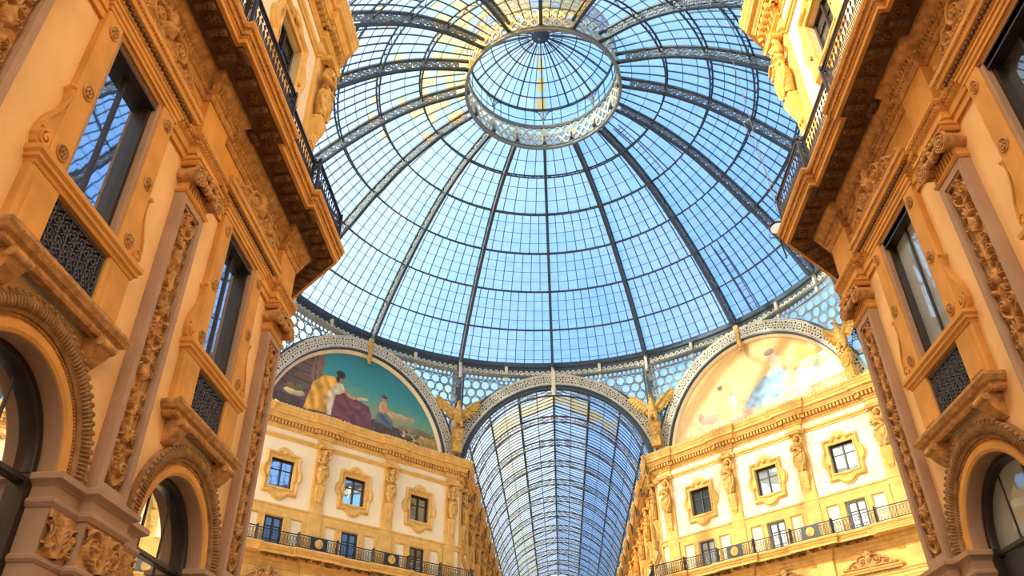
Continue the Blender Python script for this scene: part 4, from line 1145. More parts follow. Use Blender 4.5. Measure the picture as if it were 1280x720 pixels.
def eagle_spot(side): return (side*(ARMX+.14), ARMY-1.15)
for side, lab in ((-1, 'gilded eagle with raised wings on a shield, left of the vault mouth'), (1, 'gilded eagle with raised wings on a shield, right of the vault mouth')):
    x, y = eagle_spot(side); place(pe, (x, y, 23.5), pi - side*radians(22), lab, 'gilded eagles at the octagon corners')
loc, rz = far_at(1, -7.0, 23.2, .45); place(pe, loc, radians(135-22), 'gilded eagle half hidden behind the right corner pilaster, beside the golden mosaic', 'gilded eagles at the octagon corners')
# ------------------------------------------------------------------ walls of the side arms opening off the octagon
for side in (-1, 1):
    x, y = far_pt(side, -9.6); yy = y-1.2
    structure('wall_side_%s' % SN[side], MB().box(*sorted((x, x+side*45)), y, y+.6, 0, 22.5), 'cream', 'cream wall of the side arm beyond the %s mosaic' % ('teal' if side < 0 else 'golden'))
    make_attic_cornice([(x+side*44, y), (x, y)], -1 if side < 0 else 1, 0, 'ochre cornice along the side arm beyond the %s mosaic' % ('teal' if side < 0 else 'golden'), lambda a, b: False)
# ------------------------------------------------------------------ dome
PROF = [(18.64, 30.43), (17.05, 32.75), (15.12, 35.05), (13.02, 37.18), (10.66, 39.13), (8.04, 40.62), (5.05, 41.62)]
def catmull(P, n):
    out = []
    for i in range(len(P)-1):
        p0, p1, p2, p3 = P[max(0,i-1)], P[i], P[i+1], P[min(len(P)-1, i+2)]
        for k in range(n):
            t = k/n; out.append(tuple(.5*(2*p1[j]+(p2[j]-p0[j])*t+(2*p0[j]-5*p1[j]+4*p2[j]-p3[j])*t*t+(3*p1[j]-p0[j]-3*p2[j]+p3[j])*t**3) for j in (0, 1)))
    out.append(P[-1]); return out
NP = 6
FP = catmull(PROF, NP)
def nrm2(i):
    a = FP[max(0,i-1)]; b = FP[min(len(FP)-1,i+1)]; dx, dz = b[0]-a[0], b[1]-a[1]; l = hypot(dx, dz); return (-dz/l, dx/l)   # inward-down is negative of outward
dome = thing('glass_dome', 'great blue glass dome on iron ribs over the octagon', 'dome', (0, YC, 0))
def cyl(r, a, z): return (r*cos(a), r*sin(a), z)
# glass panels and glazing bars, tier by tier and bay by bay
COLS = [10, 10, 8, 7, 5, 4]; ROWS = [4, 4, 4, 4, 3, 3]
HA = pi/16
def tint_mesh(me, tints):
    at = me.attributes.new('tint', 'FLOAT_COLOR', 'FACE'); c = np.ones((len(me.polygons), 4), np.float32)
    c[:, :3] = np.array(tints)[:, :3]; at.data.foreach_set('color', c.ravel())
bars_me = []
def tier_pt(k, u, t):
    """u in -1..1 across the bay, t in 0..1 up the tier"""
    f = k*NP+t*NP; i = min(int(f), len(FP)-2); q = f-i
    return FP[i][0]+(FP[i+1][0]-FP[i][0])*q, FP[i][1]+(FP[i+1][1]-FP[i][1])*q
for k in range(6):
    b = MB(); nc, nr = COLS[k], ROWS[k]
    for c in range(1, nc):
        a = -HA+2*HA*c/nc; pts = []; ups = []
        for s in range(NP+1):
            i = k*NP+s; n = nrm2(i); r, z = FP[i]; pts.append(cyl(r-.03, a, z-.03)); ups.append((-n[0]*cos(a), -n[0]*sin(a), -n[1]))
        b.path_beam(pts, ups, .05, .09)
    for rr in range(1, nr):
        r, z = tier_pt(k, 0, rr/nr); i = min(len(FP)-1, round((k+rr/nr)*NP)); n = nrm2(i)
        A = [-HA+2*HA*j/10 for j in range(11)]
        b.path_beam([cyl(r-.01, a, z-.01) for a in A], [(-n[0]*cos(a), -n[0]*sin(a), -n[1]) for a in A], .03, .04)
    bars_me.append(b.mesh('glazing_bars', 'steel'))
SUNA = radians(205)
rt = random.Random(11)
for k in range(6):
    nc, nr = COLS[k], ROWS[k]*2
    for j in range(16):
        a0 = radians(90)+(j+.5)*pi/8
        vs = []; fs = []; tints = []
        for rr in range(nr+1):
            r, z = tier_pt(k, 0, rr/nr)
            for c in range(nc+1): vs.append(cyl(r, -HA+2*HA*c/nc, z))
        adeg = math.degrees(a0) % 360
        for rr in range(nr):
            for c in range(nc):
                fs.append((rr*(nc+1)+c, rr*(nc+1)+c+1, (rr+1)*(nc+1)+c+1, (rr+1)*(nc+1)+c))
                g = .90+.12*rt.random(); tt = [g*(.97+.06*rt.random()), g, g*(.98+.03*rt.random())]
                # amber tint paints sunlit facade reflections into panes around the lantern
                if 165 < adeg < 300 and ((k == 5 and rt.random() < (.85 if adeg > 215 else .5)) or (k == 4 and rt.random() < (.35 if adeg > 230 else .14) and rr > 1) or (k == 3 and rt.random() < .03)): tt = [1.95, .98, .26]
                tints.append(tt)
        me = bpy.data.meshes.new('glass_panel'); me.from_pydata(vs, [], fs); me.materials.append(M['dome_glass']); tint_mesh(me, tints)
        o = link('glass_panel', me, dome); o.rotation_euler = (0, 0, a0)
        q = link('glazing_bars', bars_me[k], o)
# ribs: two chords with a scrolled web
def rib_mesh():
    D = .80
    chord = MB(); web = MB(); n = len(FP)
    outp = [(FP[i][0]-.02*nrm2(i)[0], FP[i][1]-.02*nrm2(i)[1]) for i in range(n)]; N = [nrm2(i) for i in range(n)]
    for off, w, h in ((0.03, .20, .17), (D, .20, .15)):
        pts = [(p[0]+N[i][0]*off, 0, p[1]+N[i][1]*off) if False else (p[0]-abs(N[i][0])*off, 0, p[1]-abs(N[i][1])*off) for i, p in enumerate(outp)]
        chord.path_beam(pts, [(abs(N[i][0]), 0, abs(N[i][1])) for i in range(n)], w, h)
    # arc-length map
    S = [0]
    for i in range(1, n): S.append(S[-1]+hypot(outp[i][0]-outp[i-1][0], outp[i][1]-outp[i-1][1]))
    def mp(u, v):
        u = min(max(u, 0), S[-1]-1e-4); i = max(k for k in range(n-1) if S[k] <= u); q = (u-S[i])/(S[i+1]-S[i])
        p = [outp[i][j]+(outp[i+1][j]-outp[i][j])*q for j in (0,1)]; nn = [abs(N[i][j])*(1-q)+abs(N[i+1][j])*q for j in (0,1)]
        return (p[0]-nn[0]*v, p[1]-nn[1]*v)
    u = .52; d = 1
    while u < S[-1]-.45:
        for s in (spiral2d(u-.235, D*.5, .225, 1.45, 0, 1, .75), spiral2d(u+.235, D*.5, .225, 1.45, pi, 1, .75)): web.strip([mp(*p) for p in s], .085, -.035, .035)
        web.strip([mp(u-.48, .1), mp(u-.48, D-.1)], .06, -.035, .035)
        u += .96
    for v in (.09, D-.09): web.strip([mp(S[-1]*q/60, v) for q in range(61)], .05, -.03, .03)
    T = [S[k*NP] for k in range(7)]
    for s in T: web.strip([mp(s, 0), mp(s, D)], .16, -.06, .06)
    return chord.mesh('rib_chords', 'steel'), web.mesh('rib_scrollwork', 'steelmid')
me_ch, me_wb = rib_mesh()
for j in range(16):
    a = radians(90)+j*pi/8
    o = link('rib', me_ch, dome); o.rotation_euler = (0, 0, a); w = link('scrollwork', me_wb, o)
# purlin rings: two chords and zigzag lacing
for k in range(1, 6):
    i = k*NP; r, z = FP[i]; n = [abs(v) for v in nrm2(i)]; mb = MB(); NN = 96
    for off in (.06, .42):
        A = [2*pi*q/NN for q in range(NN)]
        mb.path_beam([cyl(r-n[0]*off, a, z-n[1]*off) for a in A], [(n[0]*cos(a), n[0]*sin(a), n[1]) for a in A], .10, .07, True)
    nz = 16*max(3, int(2*pi*r/16/.55))
    for q in range(nz):
        a, b = 2*pi*q/nz, 2*pi*(q+1)/nz; o0, o1 = (.06, .42) if q % 2 else (.42, .06)
        mb.beam(cyl(r-n[0]*o0, a, z-n[1]*o0), cyl(r-n[0]*o1, b, z-n[1]*o1), .035, .035)
    mb.build('purlin_ring', 'steel', dome)
MB().lathe([(18.95, 30.55), (18.35, 30.55), (18.30, 30.42), (18.30, 30.18), (18.38, 30.10), (18.6, 30.06), (18.95, 30.06), (18.95, 30.55)], 128).build('base_gutter', 'steel', dome, True, 30)

# ------------------------------------------------------------------ lantern
lan = thing('dome_lantern', 'round glazed lantern at the crown of the dome with filigree ring', 'lantern', (0, YC, 0))
RL = 5.03; ZB, ZT = 40.40, 42.65
mb = MB()
for z, w in ((ZB+.05, .16), (ZT-.05, .16), (ZB+.24, .06), (ZT-.24, .06)): mb.lathe([(RL+.08, z-w/2), (RL-.10, z-w/2), (RL-.10, z+w/2), (RL+.08, z+w/2), (RL+.08, z-w/2)], 96)
mb.build('ring_beam', 'steelmid', lan, True, 30)
flow = MB(); bw = 2*pi*RL/16; zc = (ZB+ZT)/2; hh = (ZT-ZB)/2-.3
def band_shape(mb):
    for x, z in ((-.62, -.42), (0, -.42), (.62, -.42), (-.62, .42), (0, .42), (.62, .42), (-.31, 0), (.31, 0), (-.88, 0), (.88, 0)):
        mb.strip([(x+.25*cos(2*pi*q/14), zc+z+.34*sin(2*pi*q/14)) for q in range(14)], .10, -.06, .06, True)
    for x in (-.97, .97): mb.strip([(x, ZB+.2), (x, ZT-.2)], .09, -.06, .06)
band_shape(flow); me_fb = flow.xf(lambda p: ((RL+p[1])*cos(p[0]/RL), (RL+p[1])*sin(p[0]/RL), p[2])).mesh('ring_filigree', 'steelpale')
gb = MB().lathe([(RL, ZB+.1), (RL, ZT-.1)], 4, a0=-pi/16, a1=pi/16).mesh('ring_glass', 'frosted')
tint_mesh(gb, [(1,1,1)]*len(gb.polygons))
for j in range(16):
    for nm, me in (('filigree_panel', me_fb), ('ring_glass', gb)):
        o = link(nm, me, lan); o.rotation_euler = (0, 0, radians(90)+(j+.5)*pi/8)
CUP = catmull([(4.95, 44.25), (4.0, 45.05), (2.8, 45.75), (1.5, 46.2), (.35, 46.35)], 4)
st = MB().box(-.06, .06, -.05, .05, ZT, 44.25)
for q in (-1, 1):
    st.strip([(q*.75, 44.2), (q*.4, 44.0), (q*.15, 43.6), (q*.08, 43.2)], .07, -.03, .03); st.strip(ring2d((q*.26, 44.02), .12, 9), .04, -.03, .03, True)
me_po = st.xf(lambda p: (4.98+p[1], p[0], p[2])).mesh('lantern_post', 'steelmid')
rb = MB(); N2 = len(CUP)
rb.path_beam([(r, 0, z-.06) for r, z in CUP], [(.3, 0, 1)]*N2, .09, .14); me_cr = rb.mesh('cupola_rib', 'steel')
cb = MB()
for c in (-1.34, 1.34):
    a = (c/4)*pi/16
    cb.path_beam([cyl(r, a, z-.02) for r, z in CUP[: N2-2]], [(.3*cos(a), .3*sin(a), 1)]*len(CUP[: N2-2]), .045, .06)
for c in (-1.34, 1.34):
    a = (c/4)*pi/16; x, y, _ = cyl(4.97, a, 0); cb.box(x-.025, x+.025, y-.025, y+.025, ZT, 44.25)
A = [-pi/16+pi/8*q/6 for q in range(7)]; cb.path_beam([cyl(4.97, a, 43.2) for a in A], [(0, 0, 1)]*7, .04, .05)
me_cb = cb.mesh('cupola_bars', 'steel')
for j in range(16):
    a0 = radians(90)+(j+.5)*pi/8
    if j % 2 == 0:
        o = link('post', me_po, lan); o.rotation_euler = (0, 0, radians(90)+j*pi/8)
    o = link('cupola_rib', me_cr, lan); o.rotation_euler = (0, 0, radians(90)+j*pi/8)
    vs = []; fs = []; tn = []
    nc = 8
    for r, z in CUP:
        for c in range(nc+1): vs.append(cyl(r, -pi/16+pi/8*c/nc, z))
    for i in range(N2-1):
        for c in range(nc):
            fs.append((i*(nc+1)+c, i*(nc+1)+c+1, (i+1)*(nc+1)+c+1, (i+1)*(nc+1)+c)); g = .92+.1*rt.random()
            tn.append([1.95, .75, .10] if (j == 0 and c < 2 or j == 15 and c >= 7) and i < N2-4 and i % 4 != 3 else [g, g, g])  # narrow amber column: a reflection painted into the pane tint
    me = bpy.data.meshes.new('cupola_glass'); me.from_pydata(vs, [], fs); me.materials.append(M['dome_glass']); tint_mesh(me, tn)
    o = link('cupola_glass', me, lan); o.rotation_euler = (0, 0, a0); link('cupola_bars', me_cb, o)
    cg = MB().lathe([(4.99, ZT), (4.99, 44.25)], 4, a0=-pi/16, a1=pi/16).mesh('clerestory_glass', 'dome_glass'); tint_mesh(cg, [(1,1,1)]*len(cg.polygons))
    o = link('clerestory_glass', cg, lan); o.rotation_euler = (0, 0, a0)
for r, z in (CUP[0], CUP[3], CUP[6], CUP[9], CUP[12]):
    A = [2*pi*q/72 for q in range(72)]; mb = MB(); big = r > 4.5
    mb.path_beam([cyl(r, a, z-.05) for a in A], [(0,0,1)]*72, .12 if big else .06, .18 if big else .07, True); mb.build('cupola_ring', 'steel', lan)
MB().lathe([(0, 45.6), (.12, 45.65), (.2, 45.9), (.5, 46.05), (.62, 46.2), (.6, 46.4), (0, 46.45)], 20).build('hanging_boss', 'steel', lan, True, 40)

# ------------------------------------------------------------------ filigree frieze under the dome and glazed spandrels
fr = thing('scroll_frieze', 'dark scrolled iron frieze ringing the base of the dome', 'frieze', (0, YC, 0))
RF = 18.32; F0, F1 = 29.30, 30.02
MB().lathe([(RF+.1, F0), (RF+.1, F1+.1)], 128).build('back_plate', 'steel', fr, True)
MB().lathe([(RF+.1, F0-.06), (RF-.06, F0-.06), (RF-.06, F0+.04), (RF+.1, F0+.04)], 128).build('lower_rail', 'steel', fr, True, 30)
sc = MB()
n = 8
for i in range(n):
    x = -1.68+3.36*(i+.5)/n; 
    sc.strip(spiral2d(x, (F0+F1)/2+.02, .19, 1.35, pi, 1, .75, 16), .075, .0, .05); sc.strip([(x-.2, (F0+F1)/2), (x-.16, F0+.14), (x+.02, F0+.10), (x+.22, F0+.12)], .05, 0, .05)
me_sc = sc.xf(lambda p: ((RF+.06-p[1])*cos(p[0]/RF), (RF+.06-p[1])*sin(p[0]/RF), p[2])).mesh('frieze_scrolls', 'steelpale')
kp = MB().box(-.12, .08, -.10, .10, F0-.35, F1+.06); kp.ell((-.05, 0, F0-.40), (.14, .12, .16), 8, 6)
me_kp = kp.xf(lambda p: (RF-.05-p[0]*-1, p[1], p[2])).mesh('frieze_bracket', 'steelpale')
for j in range(32):
    a = radians(90)+(j+.5)*pi/16
    if sin(a) < -.2: continue
    o = link('scrolls', me_sc, fr); o.rotation_euler = (0, 0, a)
    o = link('bracket', me_kp, fr); o.rotation_euler = (0, 0, a-pi/32)
# spandrels: between the arch bands and the frieze; surfaces lean out from the side plane to the ring
def arch_top(t, R=7.98):
    return LZ+sqrt(max(0, R*R-t*t)) if abs(t) < R else LZ
def side_frame(kind):
    if kind == 'arm': return (lambda t, w: (t, ARMY-.08+w*.0)), 0
    sd = -1 if kind == 'left' else 1
    return (lambda t, w: far_pt(sd, t, .0)), sd
def spandrel(kind, t0, t1, lab):
    f, sd = side_frame(kind)
    def surf(u, v):
        t = t0+(t1-t0)*u; x, y = f(t, 0); zb = max(arch_top(t), 24.0 if abs(t) > 7.2 else 0)
        zb = max(zb, 23.6); a = atan2(y-YC, x); xr, yr = RF*cos(a), YC+RF*sin(a); zt = F0-.03
        e = (v*(zt-zb)/(max(zt-zb, .05)))
        k = (zb+(zt-zb)*v-23.6)/(zt-23.6)
        return (x+(xr-x)*k, y+(yr-y)*k, zb+(zt-zb)*v)
    t = thing('glazed_spandrel', lab, 'spandrel', (0,0,0), 0, 'glazed spandrels under the dome')
    g = MB(); nu, nv = 20, 10
    P = [surf(i/nu, j/nv) for j in range(nv+1) for i in range(nu+1)]
    g.add(P, [(j*(nu+1)+i, j*(nu+1)+i+1, (j+1)*(nu+1)+i+1, (j+1)*(nu+1)+i) for j in range(nv) for i in range(nu)])
    me = g.mesh('glass', 'frosted', True); tint_mesh(me, [(1,1,1)]*len(me.polygons)); link('glass', me, t)
    # pierced iron tracery, laid out in (t, z) on the surface
    def on(tt, z):
        u = min(max((tt-t0)/(t1-t0), 0), 1); x, y, zb = surf(u, 0); h = F0-.03-zb; v = (z-zb)/h if h > .02 else 0
        p = Vector(surf(u, min(max(v, 0), 1))); q = Vector((p.x, p.y-YC, 0)).normalized(); return p-q*.05
    lo, hi = min(t0, t1), max(t0, t1)
    low = lambda tt: surf((tt-t0)/(t1-t0), 0)[2]
    sgn = 1 if abs(hi) > abs(lo) else -1
    m = MB(); row = 0; z = 24.0; free = []
    def disc(tt, z, r):
        if tt-r < lo+.06 or tt+r > hi-.06 or z+r > F0-.10: return
        if min(low(min(max(tt+q*r, lo), hi)) for q in (-1, -.5, 0, .5, 1)) > z-r-.05: return
        if any(hypot(tt-a, z-b) < r+c+.02 for a, b, c in free): return
        free.append((tt, z, r))
    for R_ in ((.30, .74, .64), (.13, .37, .32), (.06, .17, .15)):
        z = 23.9; row = 0
        while z < F0:
            tt = lo+.1+(R_[1]/2 if row % 2 else 0)
            while tt < hi: disc(tt, z, R_[0]); tt += R_[1]
            z += R_[2]; row += 1
    outer = [(lo+(hi-lo)*i/40, min(low(lo+(hi-lo)*i/40), F0-.06)) for i in range(41)] + [(hi, F0-.03), (lo, F0-.03)]
    holes = [ring2d((a, b), r, 12 if r > .2 else 8 if r > .1 else 6) for a, b, r in free]
    fl2 = [p for L in [outer]+holes for p in L]
    tri = tessellate_polygon([[Vector((x, z, 0)) for x, z in L] for L in [outer]+holes])
    m.add([on(x, z) for x, z in fl2], [tuple(q) for q in tri])
    m.build('tracery', 'steelmid', t)
    b = MB(); E = [Vector(surf(i/24, 0)) for i in range(25)]; b.path_beam(E, [(0, 0, 1)]*25, .12, .12)
    for u in (0, 1):
        E = [Vector(surf(u, j/10)) for j in range(11)]; b.path_beam(E, [(E[i].x, E[i].y-YC, 0) for i in range(11)], .12, .12)
    b.build('edge_frame', 'steel', t)
spandrel('arm', -7.9, -.15, 'glazed spandrel with ring tracery, left half above the vault mouth')
spandrel('arm', .15, 7.9, 'glazed spandrel with ring tracery, right half above the vault mouth')
spandrel('left', .15, 8.2, 'glazed spandrel with ring tracery, right of the teal mosaic top')
spandrel('left', -8.2, -.15, 'glazed spandrel with ring tracery, above the left end of the teal mosaic')
spandrel('right', .15, 8.2, 'glazed spandrel with ring tracery, left of the golden mosaic top')
spandrel('right', -8.2, -.15, 'glazed spandrel with ring tracery, above the right end of the golden mosaic')
for sd, lab in ((-1, 'dark iron corner rib rising behind the left eagle to the dome'), (1, 'dark iron corner rib rising behind the right eagle to the dome')):
    x, y = corner(sd); a = atan2(y-YC, x); m = MB(); pts = []; n = 10
    for i in range(n+1):
        k = i/n; r0 = hypot(x, y-YC)+.25; r = r0+(RF+.1-r0)*k; pts.append((r*cos(a), YC+r*sin(a), 22.4+(30.1-22.4)*k))
    m.path_beam(pts, [(cos(a), sin(a), 0)]*(n+1), .40, .4); tag(m.build('corner_rib', 'steel'), lab, 'rib')
for sd in (1,):
    x, y = far_pt(sd, -8.35, -.1); a = atan2(y-YC, x); m = MB(); pts = []
    for i in range(11):
        k = i/10; r0 = hypot(x, y-YC)-.15; r = r0+(RF+.1-r0)*k; pts.append((r*cos(a), YC+r*sin(a), 22.4+(30.1-22.4)*k))
    m.path_beam(pts, [(cos(a), sin(a), 0)]*11, .34, .4); tag(m.build('corner_rib', 'steel'), 'iron corner rib beside the golden mosaic behind the right facade', 'rib')

# ------------------------------------------------------------------ glass vault of the far arm
VR = 6.85; VZ = LZ
vault = thing('glass_vault', 'long iron and glass barrel vault over the far arm', 'vault', (0, ARMY+.1, 0))
BAY = 4.75; NB = 18
RA = radians(68)                     # glass of the barrel reaches the raised ridge light at this angle
def vpt(r, a, y): return (r*cos(a), y, VZ+r*sin(a))
nseg = 10
XR, ZR, ZK = VR*cos(RA)+.12, VZ+VR*sin(RA)+.02, VZ+VR+.95
rbm = MB()
for r, w in ((VR-.05, .14), (VR-.55, .14)):
    A = [pi*i/40 for i in range(41)]; rbm.path_beam([vpt(r, a, 0) for a in A], [(cos(a), 0, sin(a)) for a in A], w, .09)
me_vr = rbm.mesh('vault_rib', 'steel')
lw = MB()
for i in range(28):
    a = pi*(i+.5)/28; lw.beam(vpt(VR-.53, a-.025, 0), vpt(VR-.08, a-.025, 0), .05, .05); lw.beam(vpt(VR-.53, a+.025, 0), vpt(VR-.08, a+.025, 0), .05, .05)
    if i % 1 == 0: lw.ell(vpt(VR-.3, a, 0), (.07, .04, .07), 6, 4)
lw.path_beam([vpt(VR-.30, pi*i/40, 0) for i in range(41)], [(cos(pi*i/40), 0, sin(pi*i/40)) for i in range(41)], .04, .04)
me_lw = lw.mesh('rib_lacing', 'steelmid')
AL = [0, radians(22), radians(45), RA]
strips = []
for sgn in (0, 1):
    for q in range(3):
        a0, a1 = AL[q], AL[q+1]
        if sgn: a0, a1 = pi-a1, pi-a0
        strips.append([vpt(VR, a0+(a1-a0)*i/4, 0) for i in range(5)])
strips.append([(XR, 0, ZR+.35), (XR*.5, 0, ZK-(ZK-ZR-.35)*.5), (0, 0, ZK)]); strips.append([(0, 0, ZK), (-XR*.5, 0, ZK-(ZK-ZR-.35)*.5), (-XR, 0, ZR+.35)])
me_bar = []
NS = 8
for S in strips:
    b = MB()
    for j in range(1, NS):
        y = BAY*j/NS; b.path_beam([(p[0], y, p[2]-.02) for p in S], [(0, 0, 1) if abs(p[0]) < 6.5 else (1, 0, .3) for p in S], .045, .06)
    if len(S) == 5: b.beam((S[2][0], 0, S[2][2]), (S[2][0], BAY, S[2][2]), .03, .04)
    else: b.beam((S[1][0], 0, S[1][2]), (S[1][0], BAY, S[1][2]), .05, .06)
    me_bar.append(b.mesh('glazing_bars', 'steel'))
npan = 0
for bay in range(NB):
    y0 = BAY*bay
    o = link('vault_rib', me_vr, vault); o.location = (0, y0, 0); link('lacing_lattice', me_lw, o)
    for si, S in enumerate(strips):
        if bay > 11 and si in (0, 3): continue
        vs = []; fs = []; tn = []; n = len(S)
        for j in range(NS+1):
            for p in S: vs.append((p[0], BAY*j/NS, p[2]))
        for j in range(NS):
            for i in range(n-1):
                fs.append((j*n+i, j*n+i+1, (j+1)*n+i+1, (j+1)*n+i)); g = .85+.25*rt.random(); cm = sum(p[0] for p in S)/n; tn.append([1.5, .64, .20] if bay == 0 and j > 3 and abs(cm) < 4.6 and rt.random() < .85 else [g*1.42, g*.98, g*.58] if -5.5 < cm < -2.6 and rt.random() < .6 else [g*.72, g*.82, g*.95] if cm > 2.6 else [g*1.08, g*1.02, g])  # amber first-bay tints paint in reflections; left side warmer, right darker and bluer
        if bay >= 12: continue
        npan += 1
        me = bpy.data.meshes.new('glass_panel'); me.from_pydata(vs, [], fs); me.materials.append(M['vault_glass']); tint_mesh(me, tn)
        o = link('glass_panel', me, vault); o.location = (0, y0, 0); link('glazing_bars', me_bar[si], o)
L_ = BAY*NB
vs = []; fs = []; 
for S in strips:
    k = len(vs); n = len(S); vs += [(p[0], BAY*12, p[2]) for p in S]+[(p[0], L_, p[2]) for p in S]; fs += [(k+i, k+i+1, k+n+i+1, k+n+i) for i in range(n-1)]
me = bpy.data.meshes.new('distant_glazing'); me.from_pydata(vs, [], fs); me.materials.append(M['vault_glass']); tint_mesh(me, [(.95,.95,.95)]*len(fs)); o = link('distant_glazing', me, vault); o['kind'] = 'stuff'
pu = MB()
for a in (0.02, AL[1], AL[2], pi-AL[1], pi-AL[2], pi-.02): pu.beam(vpt(VR-.05, a, 0), vpt(VR-.05, a, L_), .12, .14)
pu.build('purlins', 'steel', vault)
rg = MB()
for sx in (-1, 1):
    rg.box(sx*XR-.07, sx*XR+.07, 0, L_, ZR-.12, ZR+.42)
rg.build('ridge_kerb', 'steel', vault); MB().box(-.08, .08, 0, L_, ZK-.16, ZK+.04).build('ridge_beam', 'steel', vault)
gf = MB()
for sx in (-1, 1): gf.beam((sx*XR, 0, ZR+.33), (0, 0, ZK-.05), .10, .12)
me_gf = gf.mesh('ridge_frame', 'steel')
for bay in range(NB+1): link('ridge_frame', me_gf, vault).location = (0, BAY*bay, 0)
# lattice gable filling the mouth above the crown
mo = MB()
A = [pi*i/48 for i in range(49)]
mo.path_beam([vpt(VR+.02, a, -.05) for a in A], [(cos(a), 0, sin(a)) for a in A], .3, .22); mo.build('mouth_arch', 'steel', vault)
# end of the arm
e = MB().plate([(-ARMX, 0), (ARMX, 0)] + [(ARMX*cos(pi*i/24), VZ+1.2+ARMX*sin(pi*i/24)) for i in range(25)], [archhole(0, 4.2, 12, .1)], ARM1, ARM1+1)
structure('wall_arm_end', e, 'cream', 'distant end wall of the vaulted arm')

# ------------------------------------------------------------------ maintenance ladders on the dome, floodlight and cables
def ladder(adeg, k0, k1, lab):
    a = radians(adeg); n0, n1 = int(k0*NP), int(k1*NP); m = MB(); t = thing('roof_ladder', lab, 'ladder', (0, YC, 0), 0, 'ladders on the dome')
    pts = [(FP[i][0]+.18, FP[i][1]+.22) for i in range(n0, n1+1)]
    for d in (-.24, .24):
        pp_ = [(r*cos(a)-d*sin(a), r*sin(a)+d*cos(a), z) for r, z in pts]; MB().path_beam(pp_, [(cos(a), sin(a), 1)]*len(pp_), .06, .08).build('side_rail', 'steel', t)
    for i in range(len(pts)-1):
        (r0, z0), (r1, z1) = pts[i], pts[i+1]; q = max(1, int(hypot(r1-r0, z1-z0)/.3))
        for j in range(q):
            u = j/q; r, z = r0+(r1-r0)*u, z0+(z1-z0)*u
            m.beam((r*cos(a)+.24*sin(a), r*sin(a)-.24*cos(a), z), (r*cos(a)-.24*sin(a), r*sin(a)+.24*cos(a), z), .04, .04)
    m.build('rungs', 'steel', t)
ladder(40, .1, 1.9, 'iron ladder seen through the glass low on the right of the dome')
ladder(40, 4.1, 5.6, 'iron ladder seen through the glass beside the lantern on the right')
fl = thing('floodlight', 'round dark floodlight on a bracket beyond the right balcony corner', 'light', (6.12, 17.35, 15.0), radians(150))
MB().lathe([(0, -.16), (.12, -.15), (.2, -.05), (.22, .12), (.2, .13), (.18, .06), (0, .05)], 20, (0, 0, 0), 'Y').build('housing', 'iron', fl, True, 40)
MB().lathe([(0, .09), (.18, .09)], 18, (0,0,0), 'Y').build('lens', 'pane_dark', fl)
MB().tube([(.25, 0, -.02), (.27, -.02, -.15), (0, -.05, -.26), (-.27, -.02, -.15), (-.25, 0, -.02)], .018, 6).build('yoke', 'bronze', fl)
b = MB().tube([(0, -.05, -.26), (.05, -.4, -.35), (.1, -.9, -.38)], .025, 6); b.build('bracket', 'bronze', fl)
for i, (p, q, lab) in enumerate([((5.9, 16.9, 21.6), (6.25, 17.4, 15.6), 'thin cable hanging from the top right corner figure down to the balcony'),
                                 ((5.8, 17.2, 19.4), (6.7, 17.6, 15.2), 'second thin cable crossing beside the right corner balcony')]):
    tag(MB().tube([p, tuple((p[k]+q[k])/2-(.15 if k == 2 else 0) for k in range(3)), q], .012, 5).build('cable', 'ironlight'), lab, 'cable', 'cables at the right corner')
# ------------------------------------------------------------------ camera
f, pit, yaw, rol, cx = 969.757, 0.5962891, -0.0492706, -0.0112235, -0.453387
cy_, sy = cos(yaw), sin(yaw); cp, sp = cos(pit), sin(pit)
Fv = Vector((sy*cp, cy_*cp, sp)); Rr = Vector((cy_, -sy, 0)); U = Rr.cross(Fv)
R2 = cos(rol)*Rr+sin(rol)*U; U2 = -sin(rol)*Rr+cos(rol)*U
cam = bpy.data.objects.new('camera', bpy.data.cameras.new('camera')); COL.objects.link(cam)
m = Matrix((R2, U2, -Fv)).transposed().to_4x4(); m.translation = Vector((cx, 0, 1.6)); cam.matrix_world = m
cam.data.sensor_width = 36; cam.data.lens = f/1280*36; cam.data.clip_end = 500
SC.camera = cam
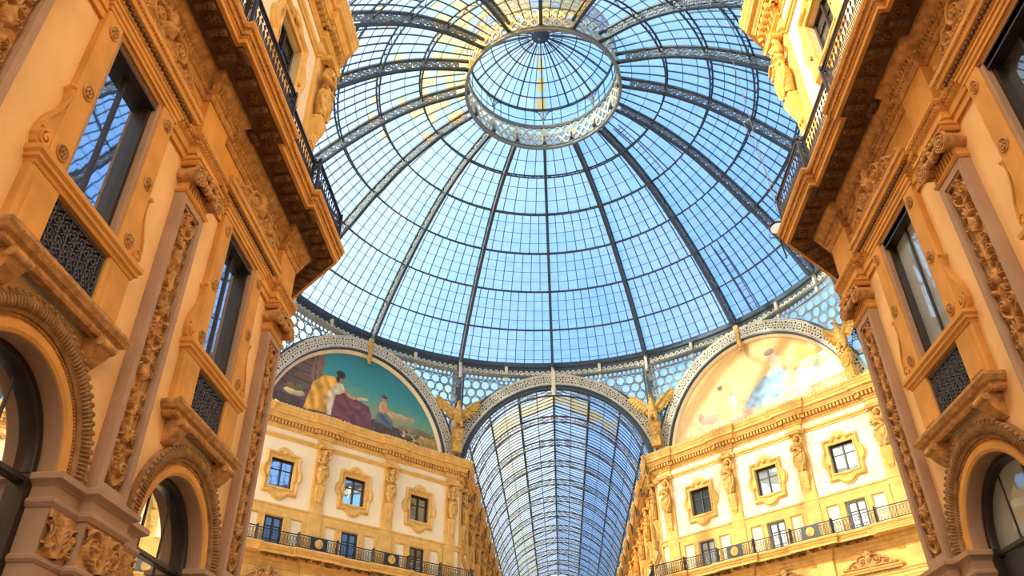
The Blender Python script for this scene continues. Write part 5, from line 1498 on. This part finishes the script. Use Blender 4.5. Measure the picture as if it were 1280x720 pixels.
# ------------------------------------------------------------------ sun and sky
sd = Vector((-.80, -.30, .54)).normalized()
sun = bpy.data.objects.new('sun', bpy.data.lights.new('sun', 'SUN')); COL.objects.link(sun)
sun.data.energy = 7.5; sun.data.angle = radians(1.2); sun.data.color = (1, .85, .56)
sun.rotation_euler = sd.to_track_quat('Z', 'Y').to_euler()
w = bpy.data.worlds.new('sky'); SC.world = w; w.use_nodes = True; n = w.node_tree; n.nodes.clear()
out = n.nodes.new('ShaderNodeOutputWorld'); bg = n.nodes.new('ShaderNodeBackground')
tc = n.nodes.new('ShaderNodeTexCoord')
dp = n.nodes.new('ShaderNodeVectorMath'); dp.operation = 'DOT_PRODUCT'; dp.inputs[1].default_value = Vector((-.80, -.50, .33)).normalized()
n.links.new(tc.outputs['Generated'], dp.inputs[0])
cr = n.nodes.new('ShaderNodeValToRGB'); mr = n.nodes.new('ShaderNodeMapRange'); mr.inputs[1].default_value = -1; mr.inputs[2].default_value = 1
n.links.new(dp.outputs['Value'], mr.inputs[0])
nz = n.nodes.new('ShaderNodeTexNoise'); nz.inputs['Scale'].default_value = 2.2; nz.inputs['Detail'].default_value = 5
n.links.new(tc.outputs['Generated'], nz.inputs['Vector'])
ad = n.nodes.new('ShaderNodeMath'); ad.operation = 'MULTIPLY_ADD'; ad.inputs[1].default_value = .16; n.links.new(nz.outputs['Fac'], ad.inputs[0])
sb = n.nodes.new('ShaderNodeMath'); sb.operation = 'SUBTRACT'; sb.inputs[1].default_value = .08; n.links.new(mr.outputs[0], sb.inputs[0]); n.links.new(sb.outputs[0], ad.inputs[2])
e = cr.color_ramp.elements
e[0].position = 0.15; e[0].color = (.22, .50, .98, 1); e[1].position = .95; e[1].color = (3.4, 2.9, 2.3, 1)
for p, c in ((.45, (.42, .74, 1.1)), (.62, (.95, 1.15, 1.3)), (.78, (1.6, 1.6, 1.55))):
    q = e.new(p); q.color = (*c, 1)
n.links.new(ad.outputs[0], cr.inputs['Fac']); n.links.new(cr.outputs['Color'], bg.inputs['Color']); bg.inputs['Strength'].default_value = 1.0
n.links.new(bg.outputs[0], out.inputs['Surface'])
SC.view_settings.view_transform = 'Standard'; SC.view_settings.look = 'None'; SC.view_settings.gamma = 1; SC.view_settings.use_curve_mapping = False
SC.view_settings.exposure = 0.75
